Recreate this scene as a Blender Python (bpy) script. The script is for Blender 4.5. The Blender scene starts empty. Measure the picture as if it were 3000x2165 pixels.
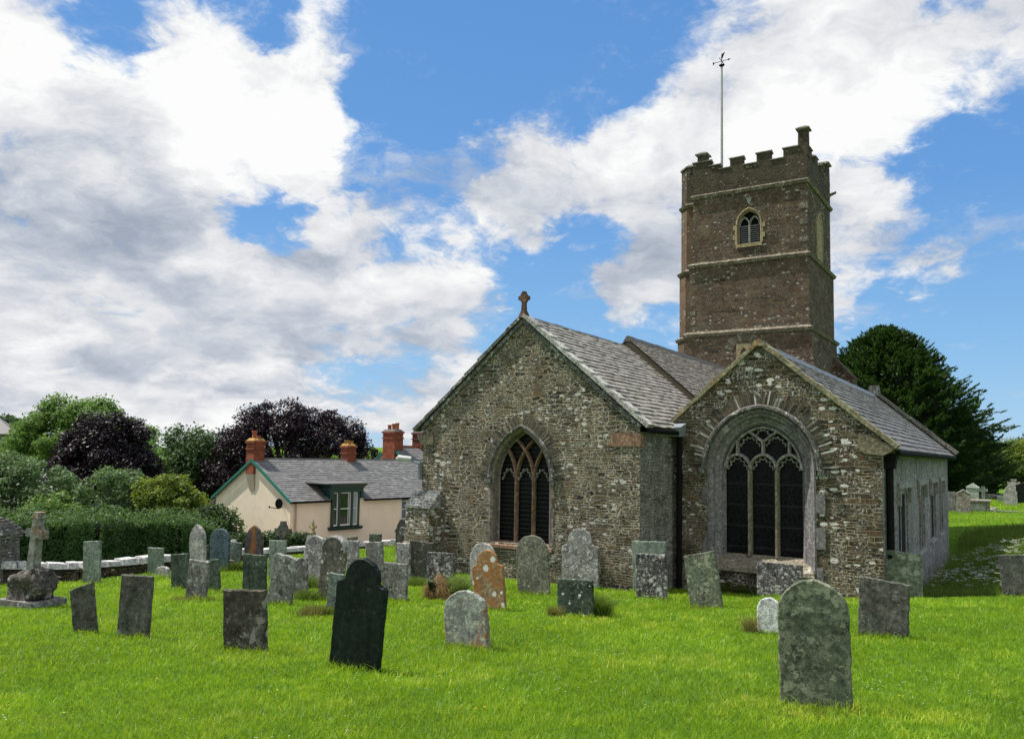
import bpy, bmesh, math, random
import numpy as np
from mathutils import Vector, Matrix
from mathutils.geometry import tessellate_polygon

R = math.radians
rng = np.random.default_rng(7)
random.seed(7)
S = bpy.context.scene
COL = S.collection

# ------------------------------------------------------------------ camera
cam_d = bpy.data.cameras.new('camera')
cam = bpy.data.objects.new('camera', cam_d)
COL.objects.link(cam)
S.camera = cam
cam_d.sensor_width = 36
cam_d.lens = 36 * 2383 / 3000
cam_d.shift_y = 0.0273
cam_d.clip_end = 6000
cam_d.clip_start = 0.05
PITCH, ROLL = 0.0720, 0.0162
cp, sp = math.cos(PITCH), math.sin(PITCH)
cr, sr = math.cos(ROLL), math.sin(ROLL)
fw = Vector((0, cp, sp)); up0 = Vector((0, -sp, cp)); r0 = Vector((1, 0, 0))
rt = cr * r0 + sr * up0
up = -sr * r0 + cr * up0
mw = Matrix((rt, up, -fw)).transposed().to_4x4()
mw.translation = Vector((0, 0, 1.65))
cam.matrix_world = mw

# ------------------------------------------------------------------ light
SUN_AZ, SUN_EL = -72.0, 60.0          # degrees from +Y (negative = left), elevation
sd = Vector((math.sin(R(SUN_AZ)) * math.cos(R(SUN_EL)), math.cos(R(SUN_AZ)) * math.cos(R(SUN_EL)), math.sin(R(SUN_EL))))
sun_d = bpy.data.lights.new('sun', 'SUN')
sun_d.energy = 4.6
sun_d.angle = R(0.6)
sun_d.color = (1.0, 0.95, 0.86)
sun = bpy.data.objects.new('sun', sun_d)
COL.objects.link(sun)
sun.rotation_euler = (-sd).to_track_quat('-Z', 'Y').to_euler()
S.view_settings.view_transform = 'Standard'
S.view_settings.look = 'None'
S.view_settings.exposure = 0.5
S.view_settings.gamma = 1.0
S.view_settings.use_curve_mapping = False
S.render.filter_size = 1.1
S.cycles.max_bounces = 5
S.cycles.diffuse_bounces = 2
S.cycles.transparent_max_bounces = 4
S.cycles.caustics_reflective = False
S.cycles.caustics_refractive = False

# ------------------------------------------------------------------ node helpers
class NT:
    def __init__(s, tree): s.t = tree
    def n(s, typ, ins=None, **props):
        nd = s.t.nodes.new(typ)
        for k, v in props.items(): setattr(nd, k, v)
        for k, v in (ins or {}).items():
            sock = nd.inputs[k]
            if isinstance(v, bpy.types.NodeSocket): s.t.links.new(v, sock)
            else: sock.default_value = v
        return nd
    def m(s, op, a, b=None, c=None, clamp=False):
        nd = s.t.nodes.new('ShaderNodeMath'); nd.operation = op; nd.use_clamp = clamp
        for i, v in enumerate((a, b, c)):
            if v is None: continue
            if isinstance(v, bpy.types.NodeSocket): s.t.links.new(v, nd.inputs[i])
            else: nd.inputs[i].default_value = v
        return nd.outputs[0]
    def vm(s, op, a, b=None, scale=None):
        nd = s.t.nodes.new('ShaderNodeVectorMath'); nd.operation = op
        for i, v in enumerate((a, b)):
            if v is None: continue
            if isinstance(v, bpy.types.NodeSocket): s.t.links.new(v, nd.inputs[i])
            else: nd.inputs[i].default_value = v
        if scale is not None:
            if isinstance(scale, bpy.types.NodeSocket): s.t.links.new(scale, nd.inputs['Scale'])
            else: nd.inputs['Scale'].default_value = scale
        return nd.outputs['Value' if op in ('DOT_PRODUCT', 'LENGTH', 'DISTANCE') else 'Vector']
    def mix(s, f, a, b, blend='MIX'):
        nd = s.t.nodes.new('ShaderNodeMix'); nd.data_type = 'RGBA'; nd.blend_type = blend
        for i, v in ((0, f), (6, a), (7, b)):
            if isinstance(v, bpy.types.NodeSocket): s.t.links.new(v, nd.inputs[i])
            else: nd.inputs[i].default_value = (*v, 1) if (isinstance(v, tuple) and len(v) == 3) else v
        return nd.outputs[2]
    def ss(s, x, lo, hi, a=0.0, b=1.0):
        nd = s.t.nodes.new('ShaderNodeMapRange'); nd.interpolation_type = 'SMOOTHSTEP'
        s.t.links.new(x, nd.inputs[0])
        for i, v in ((1, lo), (2, hi), (3, a), (4, b)): nd.inputs[i].default_value = v
        return nd.outputs[0]
    def ramp(s, f, stops, interp='LINEAR'):
        nd = s.t.nodes.new('ShaderNodeValToRGB'); s.t.links.new(f, nd.inputs[0])
        cr = nd.color_ramp; cr.interpolation = interp
        while len(cr.elements) < len(stops): cr.elements.new(0.5)
        for e, (p, c) in zip(cr.elements, stops): e.position = p; e.color = (*c, 1)
        return nd.outputs[0]
    def noise(s, vec, scale, detail=4, rough=0.55, out=0, dist=0.0):
        nd = s.n('ShaderNodeTexNoise', {'Vector': vec, 'Scale': scale, 'Detail': detail, 'Roughness': rough, 'Distortion': dist})
        return nd.outputs[out]

def new_mat(name):
    m = bpy.data.materials.new(name); m.use_nodes = True
    t = m.node_tree
    for n in list(t.nodes): t.nodes.remove(n)
    return m, NT(t)

def finish(N, col, rough=0.85, bump=None, bdist=0.02, bstr=0.6, spec=0.25, trans=None, metallic=0.0):
    b = N.n('ShaderNodeBsdfPrincipled', {'Base Color': col if isinstance(col, bpy.types.NodeSocket) else (*col, 1), 'Roughness': rough, 'Specular IOR Level': spec, 'Metallic': metallic})
    if bump is not None:
        bn = N.n('ShaderNodeBump', {'Height': bump, 'Distance': bdist, 'Strength': bstr})
        N.t.links.new(bn.outputs[0], b.inputs['Normal'])
    out = N.n('ShaderNodeOutputMaterial')
    sh = b.outputs[0]
    if trans is not None:
        tr = N.n('ShaderNodeBsdfTranslucent', {'Color': trans if isinstance(trans, bpy.types.NodeSocket) else (*trans, 1)})
        mx = N.n('ShaderNodeMixShader', {0: 0.35}); N.t.links.new(sh, mx.inputs[1]); N.t.links.new(tr.outputs[0], mx.inputs[2])
        sh = mx.outputs[0]
    N.t.links.new(sh, out.inputs[0])

# ------------------------------------------------------------------ world: Nishita sky with a procedural cloud cover
def build_world():
    w = bpy.data.worlds.new('World'); S.world = w; w.use_nodes = True
    t = w.node_tree
    for n in list(t.nodes): t.nodes.remove(n)
    N = NT(t)
    sky = N.n('ShaderNodeTexSky', sky_type='NISHITA', sun_disc=False, sun_elevation=R(SUN_EL), sun_rotation=R(SUN_AZ), air_density=1.0, dust_density=0.2, ozone_density=2.0, altitude=50)
    d = N.n('ShaderNodeTexCoord').outputs['Generated']
    dn = N.vm('NORMALIZE', d)
    sep = N.n('ShaderNodeSeparateXYZ', {0: dn})
    z = sep.outputs[2]
    # cloud coordinates: stretched slightly so banks flatten towards the horizon
    k = N.m('DIVIDE', 1.0, N.m('ADD', N.m('ABSOLUTE', z), 0.45))
    cv = N.vm('MULTIPLY', N.vm('SCALE', dn, scale=k), (1, 1, 1.6))
    w1 = N.vm('SCALE', N.vm('SUBTRACT', N.noise(cv, 2.2, 4, out=1), (.5, .5, .5)), scale=0.17)
    w2 = N.vm('SCALE', N.vm('SUBTRACT', N.noise(cv, 9.0, 4, out=1), (.5, .5, .5)), scale=0.085)
    cw = N.vm('ADD', N.vm('ADD', cv, w1), w2)
    n1 = N.noise(cw, 3.1, 11, 0.62)
    # large masses: soft lobes in fixed sky directions (azimuth, elevation, radius, weight)
    dj = N.vm('NORMALIZE', N.vm('ADD', dn, N.vm('SCALE', N.vm('SUBTRACT', N.noise(cv, 4.0, 6, .6, out=1), (.5, .5, .5)), scale=0.17)))
    acc = None
    for az, el, rad, wt in CLOUDS:
        c = (math.sin(R(az)) * math.cos(R(el)), math.cos(R(az)) * math.cos(R(el)), math.sin(R(el)))
        v = N.ss(N.vm('DOT_PRODUCT', dj, c), math.cos(R(rad)), 1.0, 0.0, wt)
        acc = v if acc is None else N.m('ADD', acc, v)
    acc = N.m('MINIMUM', N.m('MAXIMUM', N.m('MULTIPLY', acc, 0.85), -0.75), 0.95)
    fine = N.noise(cw, 17.0, 7, 0.66)
    dens = N.m('ADD', N.m('MULTIPLY', N.m('SUBTRACT', n1, 0.5), 2.9), acc)
    dens = N.m('ADD', dens, N.m('MULTIPLY', N.m('SUBTRACT', fine, 0.5), 1.25))
    mask = N.m('POWER', N.ss(dens, -0.10, 0.58), 1.1)
    veil = N.m('MULTIPLY', N.ss(N.m('ADD', N.noise(N.vm('MULTIPLY', cw, (1, 1, 1.7)), 6.5, 9, 0.68), N.m('MULTIPLY', acc, 0.10)), 0.47, 0.74), 0.62)
    mask = N.m('MAXIMUM', mask, veil)
    # light and shade inside the cloud: density compared with a sample towards the sun
    toward = tuple(sd * 0.16)
    soft = N.noise(cw, 3.1, 5, 0.5)
    lit = N.m('SUBTRACT', soft, N.noise(N.vm('ADD', cw, toward), 3.1, 4, 0.5))
    thick = N.ss(dens, 0.45, 1.1)
    lowz = N.ss(z, 0.10, 0.40)
    az_ = N.vm('DOT_PRODUCT', dn, tuple(sd))
    b = N.m('ADD', N.m('MULTIPLY', lit, 2.1), N.m('ADD', 0.60, N.m('MULTIPLY', lowz, 0.13)))
    b = N.m('ADD', b, N.m('MULTIPLY', N.m('SUBTRACT', fine, 0.5), 0.95))
    shade = N.m('MULTIPLY', thick, N.m('SUBTRACT', 1.08, lowz))
    b = N.m('ADD', b, N.m('MULTIPLY', N.m('SUBTRACT', N.noise(cw, 7.5, 6, 0.6), 0.5), 0.9))
    b = N.m('SUBTRACT', b, N.m('MULTIPLY', shade, N.ss(N.noise(cv, 2.4, 5, 0.55), 0.36, 0.66, 0.0, 0.36)), clamp=True)
    ccol = N.ramp(b, [(0.0, (2.1, 2.4, 2.95)), (0.35, (3.2, 3.45, 3.9)), (0.62, (4.4, 4.5, 4.7)), (0.85, (5.2, 5.25, 5.3)), (1.0, (5.75, 5.8, 5.75))])
    blue = N.ramp(z, [(0.0, (2.0, 3.4, 4.9)), (0.12, (1.3, 2.8, 4.7)), (0.30, (.72, 1.98, 4.25)), (0.6, (.56, 1.65, 3.85)), (1.0, (.4, 1.2, 3.0))])
    skyc = N.mix(0.85, sky.outputs[0], blue)
    col = N.mix(mask, skyc, ccol)
    bg = N.n('ShaderNodeBackground', {'Color': col, 'Strength': 0.12})
    o = N.n('ShaderNodeOutputWorld'); t.links.new(bg.outputs[0], o.inputs[0])
    w.cycles.sampling_method = 'MANUAL'; w.cycles.sample_map_resolution = 512
CLOUDS = [
    (-32.0, 23.7, 6.3, 0.45),
    (-30.0, 18.3, 9.5, 0.8),
    (-23.0, 20.3, 8.8, 0.75),
    (-16.6, 21.7, 6.3, 0.55),
    (-22.4, 26.5, 3.5, 0.35),
    (-14.4, 27.1, 4.1, 0.2),
    (-30.6, 12.4, 11.9, 0.8),
    (-24.5, 11.5, 9.5, 0.7),
    (-20.5, 8.3, 7.6, 0.5),
    (-15.6, 11.7, 6.3, 0.6),
    (-26.3, 5.6, 11.0, 0.65),
    (-15.2, 6.2, 7.6, 0.4),
    (-30.2, 4.8, 9.5, 0.5),
    (-10.1, 10.8, 6.0, 0.5),
    (-8.4, 17.6, 3.8, 0.8),
    (-12.1, 13.7, 4.8, 0.6),
    (-12.8, 17.5, 2.9, 0.35),
    (-4.4, 11.6, 4.8, 0.7),
    (0.5, 22.0, 4.4, 0.6),
    (0.3, 18.2, 5.4, 0.75),
    (-2.6, 16.9, 4.1, 0.5),
    (4.5, 19.7, 5.4, 0.6),
    (9.9, 21.0, 6.0, 0.65),
    (15.8, 23.9, 7.0, 0.75),
    (22.0, 25.6, 7.0, 0.75),
    (25.5, 23.0, 4.8, 0.6),
    (14.6, 19.6, 5.1, 0.5),
    (9.0, 16.9, 4.1, 0.5),
    (32.4, 25.1, 4.8, 0.75),
    (23.8, 16.2, 4.1, 0.65),
    (9.6, 12.3, 4.1, 0.8),
    (27.7, 11.9, 3.0, 1.0),
    (22.9, 11.8, 3.5, 0.6),
    (-5.6, 5.0, 6.0, 0.7),
    (30.7, 13.3, 2.9, 0.5),
    (12.7, 29.7, 2.9, 0.35),
    (-19.4, 16.9, 3.8, -0.75),
    (-16.4, 15.2, 3.2, -0.6),
    (-4.4, 24.7, 7.9, -0.75),
    (-4.9, 29.2, 8.8, -0.75),
    (6.7, 27.7, 7.3, -0.75),
    (-9.1, 20.7, 4.1, -0.55),
    (-5.9, 19.8, 2.9, -0.4),
    (3.3, 11.4, 4.8, -0.65),
    (-1.9, 13.9, 3.2, -0.45),
    (29.8, 17.9, 4.8, -0.75),
    (31.3, 7.8, 8.2, -0.9),
    (28.3, 4.9, 8.2, -0.7),
    (25.5, 8.1, 3.5, -0.5),
    (17.5, 13.8, 4.8, -0.2),
    (-28.1, 25.6, 3.5, -0.8),
    (-18.7, 27.6, 3.2, -0.5),
    (0.5, 6.7, 2.9, -0.4),
    (-8.4, 6.5, 2.5, -0.25),
    (27.7, 26.1, 2.2, -0.25),
    (-32.6, 18.3, 2.2, -0.5),
    (-19.2, 11.4, 1.9, -0.35),
    (-12.3, 20.5, 2.2, -0.3),
    (155, 38, 62, .6), (-140, 42, 62, .6), (95, 50, 45, .35),  # added clouds out of view, giving neutral fill light on the east faces
]
build_world()

# ------------------------------------------------------------------ mesh helpers
def tag(o, label=None, cat=None, group=None, kind=None):
    if label: o['label'] = label
    if cat: o['category'] = cat
    if group: o['group'] = group
    if kind: o['kind'] = kind
    return o

def empty(name, loc, rz=0.0):
    o = bpy.data.objects.new(name, None); COL.objects.link(o)
    o.location = loc; o.rotation_euler = (0, 0, rz); o.empty_display_size = 0.3
    return o

class MB:
    """collects geometry in local metres; build() links it as ONE mesh object with box-projected UVs in metres"""
    def __init__(s, off=(0, 0, 0)): s.v = []; s.f = []; s.r = []; s.off = Vector(off)
    def add(s, vs, fs, r=None):
        b = len(s.v); s.v += [Vector(p) for p in vs]
        if r is None: r = random.random()
        for f in fs: s.f.append([i + b for i in f]); s.r.append(r)
    def box(s, x0, x1, y0, y1, z0, z1, r=None, mat=None):
        vs = [(x0, y0, z0), (x1, y0, z0), (x1, y1, z0), (x0, y1, z0), (x0, y0, z1), (x1, y0, z1), (x1, y1, z1), (x0, y1, z1)]
        if mat is not None: vs = [mat @ Vector(p) for p in vs]
        s.add(vs, [(0, 3, 2, 1), (4, 5, 6, 7), (0, 1, 5, 4), (1, 2, 6, 5), (2, 3, 7, 6), (3, 0, 4, 7)], r)
    def hexa(s, bot, top, r=None):
        n = len(bot); vs = list(bot) + list(top)
        fs = [tuple(range(n - 1, -1, -1)), tuple(range(n, 2 * n))] + [(i, (i + 1) % n, n + (i + 1) % n, n + i) for i in range(n)]
        s.add(vs, fs, r)
    def prism(s, poly, z0, z1, e0=0.0, e1=0.0, r=None):     # poly: CCW xy list
        a = offset_poly(poly, e0); b = offset_poly(poly, e1)
        s.hexa([(x, y, z0) for x, y in a], [(x, y, z1) for x, y in b], r)
    def prism_y(s, poly, y0, y1, r=None):                   # poly in xz, counter-clockwise seen from -y
        n = len(poly); vs = [(x, y0, z) for x, z in poly] + [(x, y1, z) for x, z in poly]
        fs = [tuple(range(n)), tuple(range(2 * n - 1, n - 1, -1))] + [(i, n + i, n + (i + 1) % n, (i + 1) % n) for i in range(n)]
        s.add(vs, fs, r)
    def holed_y(s, outer, holes, y, depth=0.0):             # plane facing -y with holes; hole reveals run back by depth
        polys = [[Vector((x, 0, z)) for x, z in outer]] + [[Vector((x, 0, z)) for x, z in h] for h in holes]
        flat = [p for q in polys for p in q]
        tris = tessellate_polygon(polys)
        vs = [(p.x, y, p.z) for p in flat]; fs = []
        for tr in tris:
            a, b, c = (flat[i] for i in tr)
            nrm = (b - a).cross(c - a)
            fs.append(tr if nrm.y < 0 else tr[::-1])
        s.add(vs, fs, 0.5)
        for h in holes:
            n = len(h)
            if depth: s.add([(x, y, z) for x, z in h] + [(x, y + depth, z) for x, z in h], [(i, n + i, n + (i + 1) % n, (i + 1) % n) for i in range(n)], 0.5)
    def sweep(s, path, w, d, y, r=None, closed=False):      # bar of chamfered section along an xz path at depth y
        P = [Vector((p[0], 0, p[1])) for p in path]; n = len(P); rings = []
        prof = [(-w / 2, 0.0), (-w * .22, -d / 2), (w * .22, -d / 2), (w / 2, 0.0), (w / 2, d / 2), (-w / 2, d / 2)]
        for i in range(n):
            a = P[(i - 1) % n] if (closed or i > 0) else P[i]; b = P[(i + 1) % n] if (closed or i < n - 1) else P[i]
            tg = (b - a).normalized(); nr = Vector((tg.z, 0, -tg.x))
            rings.append([P[i] + nr * u + Vector((0, y + q, 0)) for u, q in prof])
        m = len(prof); vs = [p for q in rings for p in q]; fs = []
        for i in range(n if closed else n - 1):
            j = (i + 1) % n
            for k in range(m): fs.append((i * m + k, i * m + (k + 1) % m, j * m + (k + 1) % m, j * m + k))
        if not closed: fs += [tuple(range(m - 1, -1, -1)), tuple(range((n - 1) * m, n * m))]
        s.add(vs, fs, r)
    def tube(s, pts, rad, seg=8, r=None, cap=True):
        P = [Vector(p) for p in pts]; n = len(P)
        if not isinstance(rad, (list, tuple)): rad = [rad] * n
        rings = []; ref = None
        for i in range(n):
            tg = (P[min(i + 1, n - 1)] - P[max(i - 1, 0)]).normalized()
            if ref is None or abs(ref.dot(tg)) > .95: ref = Vector((0, 1, 0)) if abs(tg.y) < .9 else Vector((1, 0, 0))
            u = tg.cross(ref).normalized(); v = tg.cross(u)
            rings += [P[i] + (u * math.cos(a) + v * math.sin(a)) * rad[i] for a in (2 * math.pi * k / seg for k in range(seg))]
        fs = [(i * seg + k, (i + 1) * seg + k, (i + 1) * seg + (k + 1) % seg, i * seg + (k + 1) % seg) for i in range(n - 1) for k in range(seg)]
        if cap: fs += [tuple(range(seg)), tuple(range(n * seg - 1, (n - 1) * seg - 1, -1))]
        s.add(rings, fs, r)
    def build(s, name, mat, parent=None, smooth=False):
        me = bpy.data.meshes.new(name)
        me.from_pydata([tuple(p - s.off) for p in s.v], [], s.f)
        me.materials.append(mat)
        at = me.attributes.new('rnd', 'FLOAT', 'FACE'); at.data.foreach_set('value', s.r)
        uv = me.uv_layers.new(name='UVMap'); data = np.zeros(len(me.loops) * 2)
        for p in me.polygons:
            n = p.normal
            if abs(n.z) < .995: u = Vector((-n.y, n.x, 0)).normalized(); v = n.cross(u)
            else: u = Vector((1, 0, 0)); v = Vector((0, 1, 0))
            for li in p.loop_indices:
                q = s.v[me.loops[li].vertex_index]
                data[2 * li] = q.dot(u); data[2 * li + 1] = q.dot(v)
        uv.data.foreach_set('uv', data)
        if smooth: me.polygons.foreach_set('use_smooth', [True] * len(me.polygons))
        o = bpy.data.objects.new(name, me); COL.objects.link(o)
        if parent is not None: o.parent = parent
        return o

def offset_poly(poly, e):
    if not e: return poly
    n = len(poly); out = []
    for i in range(n):
        p0, p1, p2 = Vector(poly[i - 1]), Vector(poly[i]), Vector(poly[(i + 1) % n])
        d1 = (p1 - p0).normalized(); d2 = (p2 - p1).normalized()
        n1 = Vector((d1.y, -d1.x)); n2 = Vector((d2.y, -d2.x))
        b = (n1 + n2) / (1 + n1.dot(n2)); out.append(tuple(p1 + b * e))
    return out

def fast_mesh(name, V, F, mat, rnd=None, parent=None):
    """V (n,3), F (m,k) constant k"""
    me = bpy.data.meshes.new(name); k = F.shape[1]
    me.vertices.add(len(V)); me.vertices.foreach_set('co', np.ascontiguousarray(V, dtype=np.float32).ravel())
    me.loops.add(F.size); me.loops.foreach_set('vertex_index', F.astype(np.int32).ravel())
    me.polygons.add(len(F)); me.polygons.foreach_set('loop_start', np.arange(0, F.size, k, dtype=np.int32))
    try: me.polygons.foreach_set('loop_total', np.full(len(F), k, dtype=np.int32))
    except Exception: pass
    me.update(calc_edges=True)
    if rnd is not None:
        at = me.attributes.new('rnd', 'FLOAT', 'FACE'); at.data.foreach_set('value', rnd.astype(np.float32))
    me.materials.append(mat)
    o = bpy.data.objects.new(name, me); COL.objects.link(o)
    if parent is not None: o.parent = parent
    return o

def arch_half(a, h, n):
    """left half of a pointed arch from (-a,0) to (0,h)"""
    Rr = (a * a + h * h) / (2 * a); cx = -a + Rr; th = math.atan2(h, -cx) if cx > 0 else math.pi / 2
    return [(cx + Rr * math.cos(math.pi + (th - math.pi) * i / n), Rr * math.sin(math.pi + (th - math.pi) * i / n)) for i in range(n + 1)]
def arch_path(cx, zs, a, h, n=12):
    L = arch_half(a, h, n)
    return [(cx + x, zs + z) for x, z in L] + [(cx - x, zs + z) for x, z in reversed(L[:-1])]
def opening(cx, z0, zs, a, h, n=12):     # ccw seen from -y (x right): bottom-left -> bottom-right -> up -> arch back
    p = arch_path(cx, zs, a, h, n)
    return [(cx - a, z0), (cx + a, z0)] + p[::-1]

# ------------------------------------------------------------------ terrain
def _terrain():
    TP=np.array([(0,0,0),(-10,0,.05),(10,0,0),(0,5,-.41),(-5,5,-.40),(6,5,-.41),(0,7.3,-.58),(-7,10,-.80),(7,10,-.78),(0,12,-.97),(-9,14.9,-1.2),(6,14,-1.08),(0,16,-1.25),
    (3,19.2,-1.46),(8.5,18.5,-1.42),(5.5,17.5,-1.36),(11,17.5,-1.16),(14,18.5,-1.2),(11.3,20.3,-1.75),(12.2,24.5,-2.2),(14.8,28.5,-2.35),(17.5,32.5,-2.35),(14.5,22.5,-1.55),(17,27,-1.15),(22,36,-1.25),(26,45,-1.1),(20,22,-1.1),(30,35,-.9),(35,55,-.6),(50,60,-.4),(60,85,-.8),(20,60,-1.5),
    (-11.5,19,-1.46),(-10.3,19.6,-1.5),(-9.4,21,-1.5),(-7.2,25.3,-1.56),(-4.6,29.5,-1.68),(-2.4,22.7,-1.5),(-6,20,-1.38),(-3.6,26.5,-1.6),(0,28,-1.75),
    (-15,23,-2.2),(-13,27,-2.7),(-11,32,-3.1),(-17,30,-3.2),(-13,45,-4.2),(-4,52,-4.3),(-30,40,-4.2),(-25,60,-5),(-50,80,-4),(-60,50,-3),(2,40,-2.8),(10,46,-2.0),(0,70,-5),(-25,20,-2.2),(-25,5,-.6),
    (0,-20,1.2),(25,-20,1.2),(-25,-20,1.2),(25,5,-.3),(0,110,-6),(-80,110,-4),(80,110,-1)],float)
    def _U(r2): return np.where(r2>1e-9,r2*np.log(np.maximum(r2,1e-9)),0.)
    n=len(TP); P2=TP[:,:2]
    K=_U(((P2[:,None]-P2[None])**2).sum(-1))+np.eye(n)*3.0
    Q=np.c_[np.ones(n),P2]
    S=np.zeros((n+3,n+3));S[:n,:n]=K;S[:n,n:]=Q;S[n:,:n]=Q.T
    W=np.linalg.solve(S,np.r_[TP[:,2],0,0,0])
    def G(x,y):
        x=np.asarray(x,float);y=np.asarray(y,float);sh=x.shape
        q=np.c_[x.ravel(),y.ravel()]
        out=np.empty(len(q))
        for i in range(0,len(q),20000):
            b=q[i:i+20000]
            out[i:i+20000]=_U(((b[:,None]-P2[None])**2).sum(-1))@W[:n]+W[n]+b@W[n+1:]
        r=np.hypot(q[:,0],q[:,1]-40)
        t=np.clip((r-75)/60,0,1);t=t*t*(3-2*t)
        far=-5+11*np.clip((r-200)/420,0,1)**1.5+3*np.sin(q[:,0]*.006+1)*np.clip((r-200)/200,0,1)
        out=np.clip(out,-8,4)*(1-t)+far*t
        return out.reshape(sh)
    return G
G = _terrain()

# ------------------------------------------------------------------ materials
def attr(N, name='rnd'): return N.n('ShaderNodeAttribute', attribute_name=name, attribute_type='GEOMETRY').outputs['Fac']
def objco(N): return N.n('ShaderNodeTexCoord').outputs['Object']

def masonry(name, bw, bh, cols, mortar, white=0.15, mort=.011, wobble=0.03, bstr=0.8, wcol=(.50, .49, .46), big=.45, blob=6.0):
    """coursed rubble: two sizes of warped courses mixed in patches, pale mortar, round lichen patches"""
    m, N = new_mat(name)
    uv = N.n('ShaderNodeTexCoord').outputs['UV']; oc = objco(N)
    w = N.vm('SCALE', N.vm('SUBTRACT', N.noise(oc, 1.3, 3, out=1), (.5, .5, .5)), scale=wobble * 4)
    w2 = N.vm('SCALE', N.vm('SUBTRACT', N.noise(oc, 7, 3, .6, out=1), (.5, .5, .5)), scale=wobble * 1.9)
    w3 = N.vm('SCALE', N.vm('SUBTRACT', N.noise(oc, 28, 2, .6, out=1), (.5, .5, .5)), scale=wobble * .6)
    p = N.vm('ADD', N.vm('ADD', N.vm('ADD', uv, w), w2), w3)
    def layer(W, H, off):
        k = N.n('ShaderNodeTexBrick', {'Vector': N.vm('ADD', p, off), 'Color1': (0, 0, 0, 1), 'Color2': (1, 1, 1, 1), 'Mortar': (.5, .5, .5, 1), 'Scale': 1.0, 'Brick Width': W, 'Row Height': H, 'Mortar Size': mort, 'Mortar Smooth': .35, 'Bias': 0.0}, offset=.37, squash=1.7, squash_frequency=3)
        return k.outputs[0], k.outputs[1]
    c1, f1 = layer(bw, bh, (0, 0, 0)); c2, f2 = layer(bw * 1.7, bh * 1.75, (.13, .05, 0))
    pv = N.vm('MULTIPLY', p, (.72 / bw, .56 / bh, 1))
    v1 = N.n('ShaderNodeTexVoronoi', {'Vector': pv, 'Scale': 1.0, 'Randomness': .85}, voronoi_dimensions='2D', feature='F1')
    v2 = N.n('ShaderNodeTexVoronoi', {'Vector': pv, 'Scale': 1.0, 'Randomness': .85}, voronoi_dimensions='2D', feature='DISTANCE_TO_EDGE')
    c3 = N.n('ShaderNodeSeparateColor', {0: v1.outputs['Color']}).outputs[0]; f3 = N.ss(v2.outputs['Distance'], mort * 3.2, mort * 8.0, 1.0, 0.0)
    selv = N.ss(N.noise(oc, 2.6, 4, .6), .50, .53)
    c1, f1 = N.mix(selv, c1, c3), N.mix(selv, f1, f3)
    sel = N.ss(N.noise(N.vm('ADD', oc, (7.3, 2.1, 4.4)), 1.9, 3, .6), .60 - big * .2, .62 - big * .2)
    r = N.mix(sel, c1, c2); fac = N.n('ShaderNodeSeparateColor', {0: N.mix(sel, f1, f2)}).outputs[0]
    rr = N.n('ShaderNodeSeparateColor', {0: r}).outputs[0]
    jit = N.noise(oc, 11, 4, .6)
    col = N.ramp(N.m('ADD', N.m('MULTIPLY', rr, .88), N.m('MULTIPLY', N.ss(jit, .3, .7), .12)), [(i / max(1, len(cols) - 1), c) for i, c in enumerate(cols)])
    g = N.noise(oc, 30, 5, .72)
    col = N.mix(1.0, col, N.ramp(g, [(.28, (.5, .5, .5)), (.7, (1.35, 1.35, 1.35))]), 'MULTIPLY')
    bg = N.noise(oc, .55, 4, .6)
    col = N.mix(1.0, col, N.ramp(bg, [(.3, (.62, .60, .58)), (.65, (1.2, 1.16, 1.08))]), 'MULTIPLY')
    mt = N.mix(N.ss(N.noise(oc, 2.3, 5, .65), .34, .62), tuple(c * .38 for c in mortar), mortar)
    col = N.mix(fac, col, mt)
    # lichen
    pp = N.vm('ADD', N.vm('MULTIPLY', oc, (.8, .8, 1.9)), N.vm('SCALE', N.vm('SUBTRACT', N.noise(oc, 13, 4, .65, out=1), (.5, .5, .5)), scale=.10))
    vb = N.n('ShaderNodeTexVoronoi', {'Vector': pp, 'Scale': blob}, feature='F1')
    sc = N.n('ShaderNodeSeparateColor', {0: vb.outputs['Color']})
    pn = N.noise(oc, .9, 4, .65)
    rad = N.m('MULTIPLY', N.m('MULTIPLY', N.ss(sc.outputs[0], 1 - white * 2.2, 1.0), N.ss(pn, .36, .60)), .52)
    wm = N.m('MULTIPLY', N.ss(N.m('SUBTRACT', rad, vb.outputs['Distance']), -.02, .05), N.ss(N.noise(oc, 30, 3, .7), .34, .46))
    spk = N.m('MULTIPLY', N.ss(N.noise(oc, 17, 6, .75), .60 - white * .22, .65 - white * .16), N.ss(N.noise(oc, 2.4, 4, .65), .42, .60))
    wm = N.m('MAXIMUM', wm, N.m('MULTIPLY', spk, .72))
    col = N.mix(N.m('MULTIPLY', wm, .93), col, wcol)
    h = N.m('ADD', N.m('MULTIPLY', N.m('SUBTRACT', 1.0, fac), N.m('ADD', .5, N.m('MULTIPLY', rr, .6))), N.m('MULTIPLY', g, .5))
    finish(N, col, .92, h, .028, bstr, .15)
    return m

def slate(name, stops, lich=0.25, lc=(.42, .41, .38)):
    m, N = new_mat(name); oc = objco(N); r = attr(N)
    col = N.ramp(r, stops)
    g = N.noise(oc, 11, 6, .7)
    col = N.mix(1.0, col, N.ramp(g, [(.3, (.7, .7, .7)), (.7, (1.25, 1.25, 1.25))]), 'MULTIPLY')
    b = N.noise(oc, .8, 4, .6)
    lm = N.m('MULTIPLY', N.ss(N.noise(oc, 6, 6, .75), .60 - lich * .2, .70), N.ss(b, .38, .62))
    col = N.mix(N.m('MULTIPLY', lm, .8), col, lc)
    finish(N, col, .62, g, .004, .5, .35)
    return m

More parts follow.
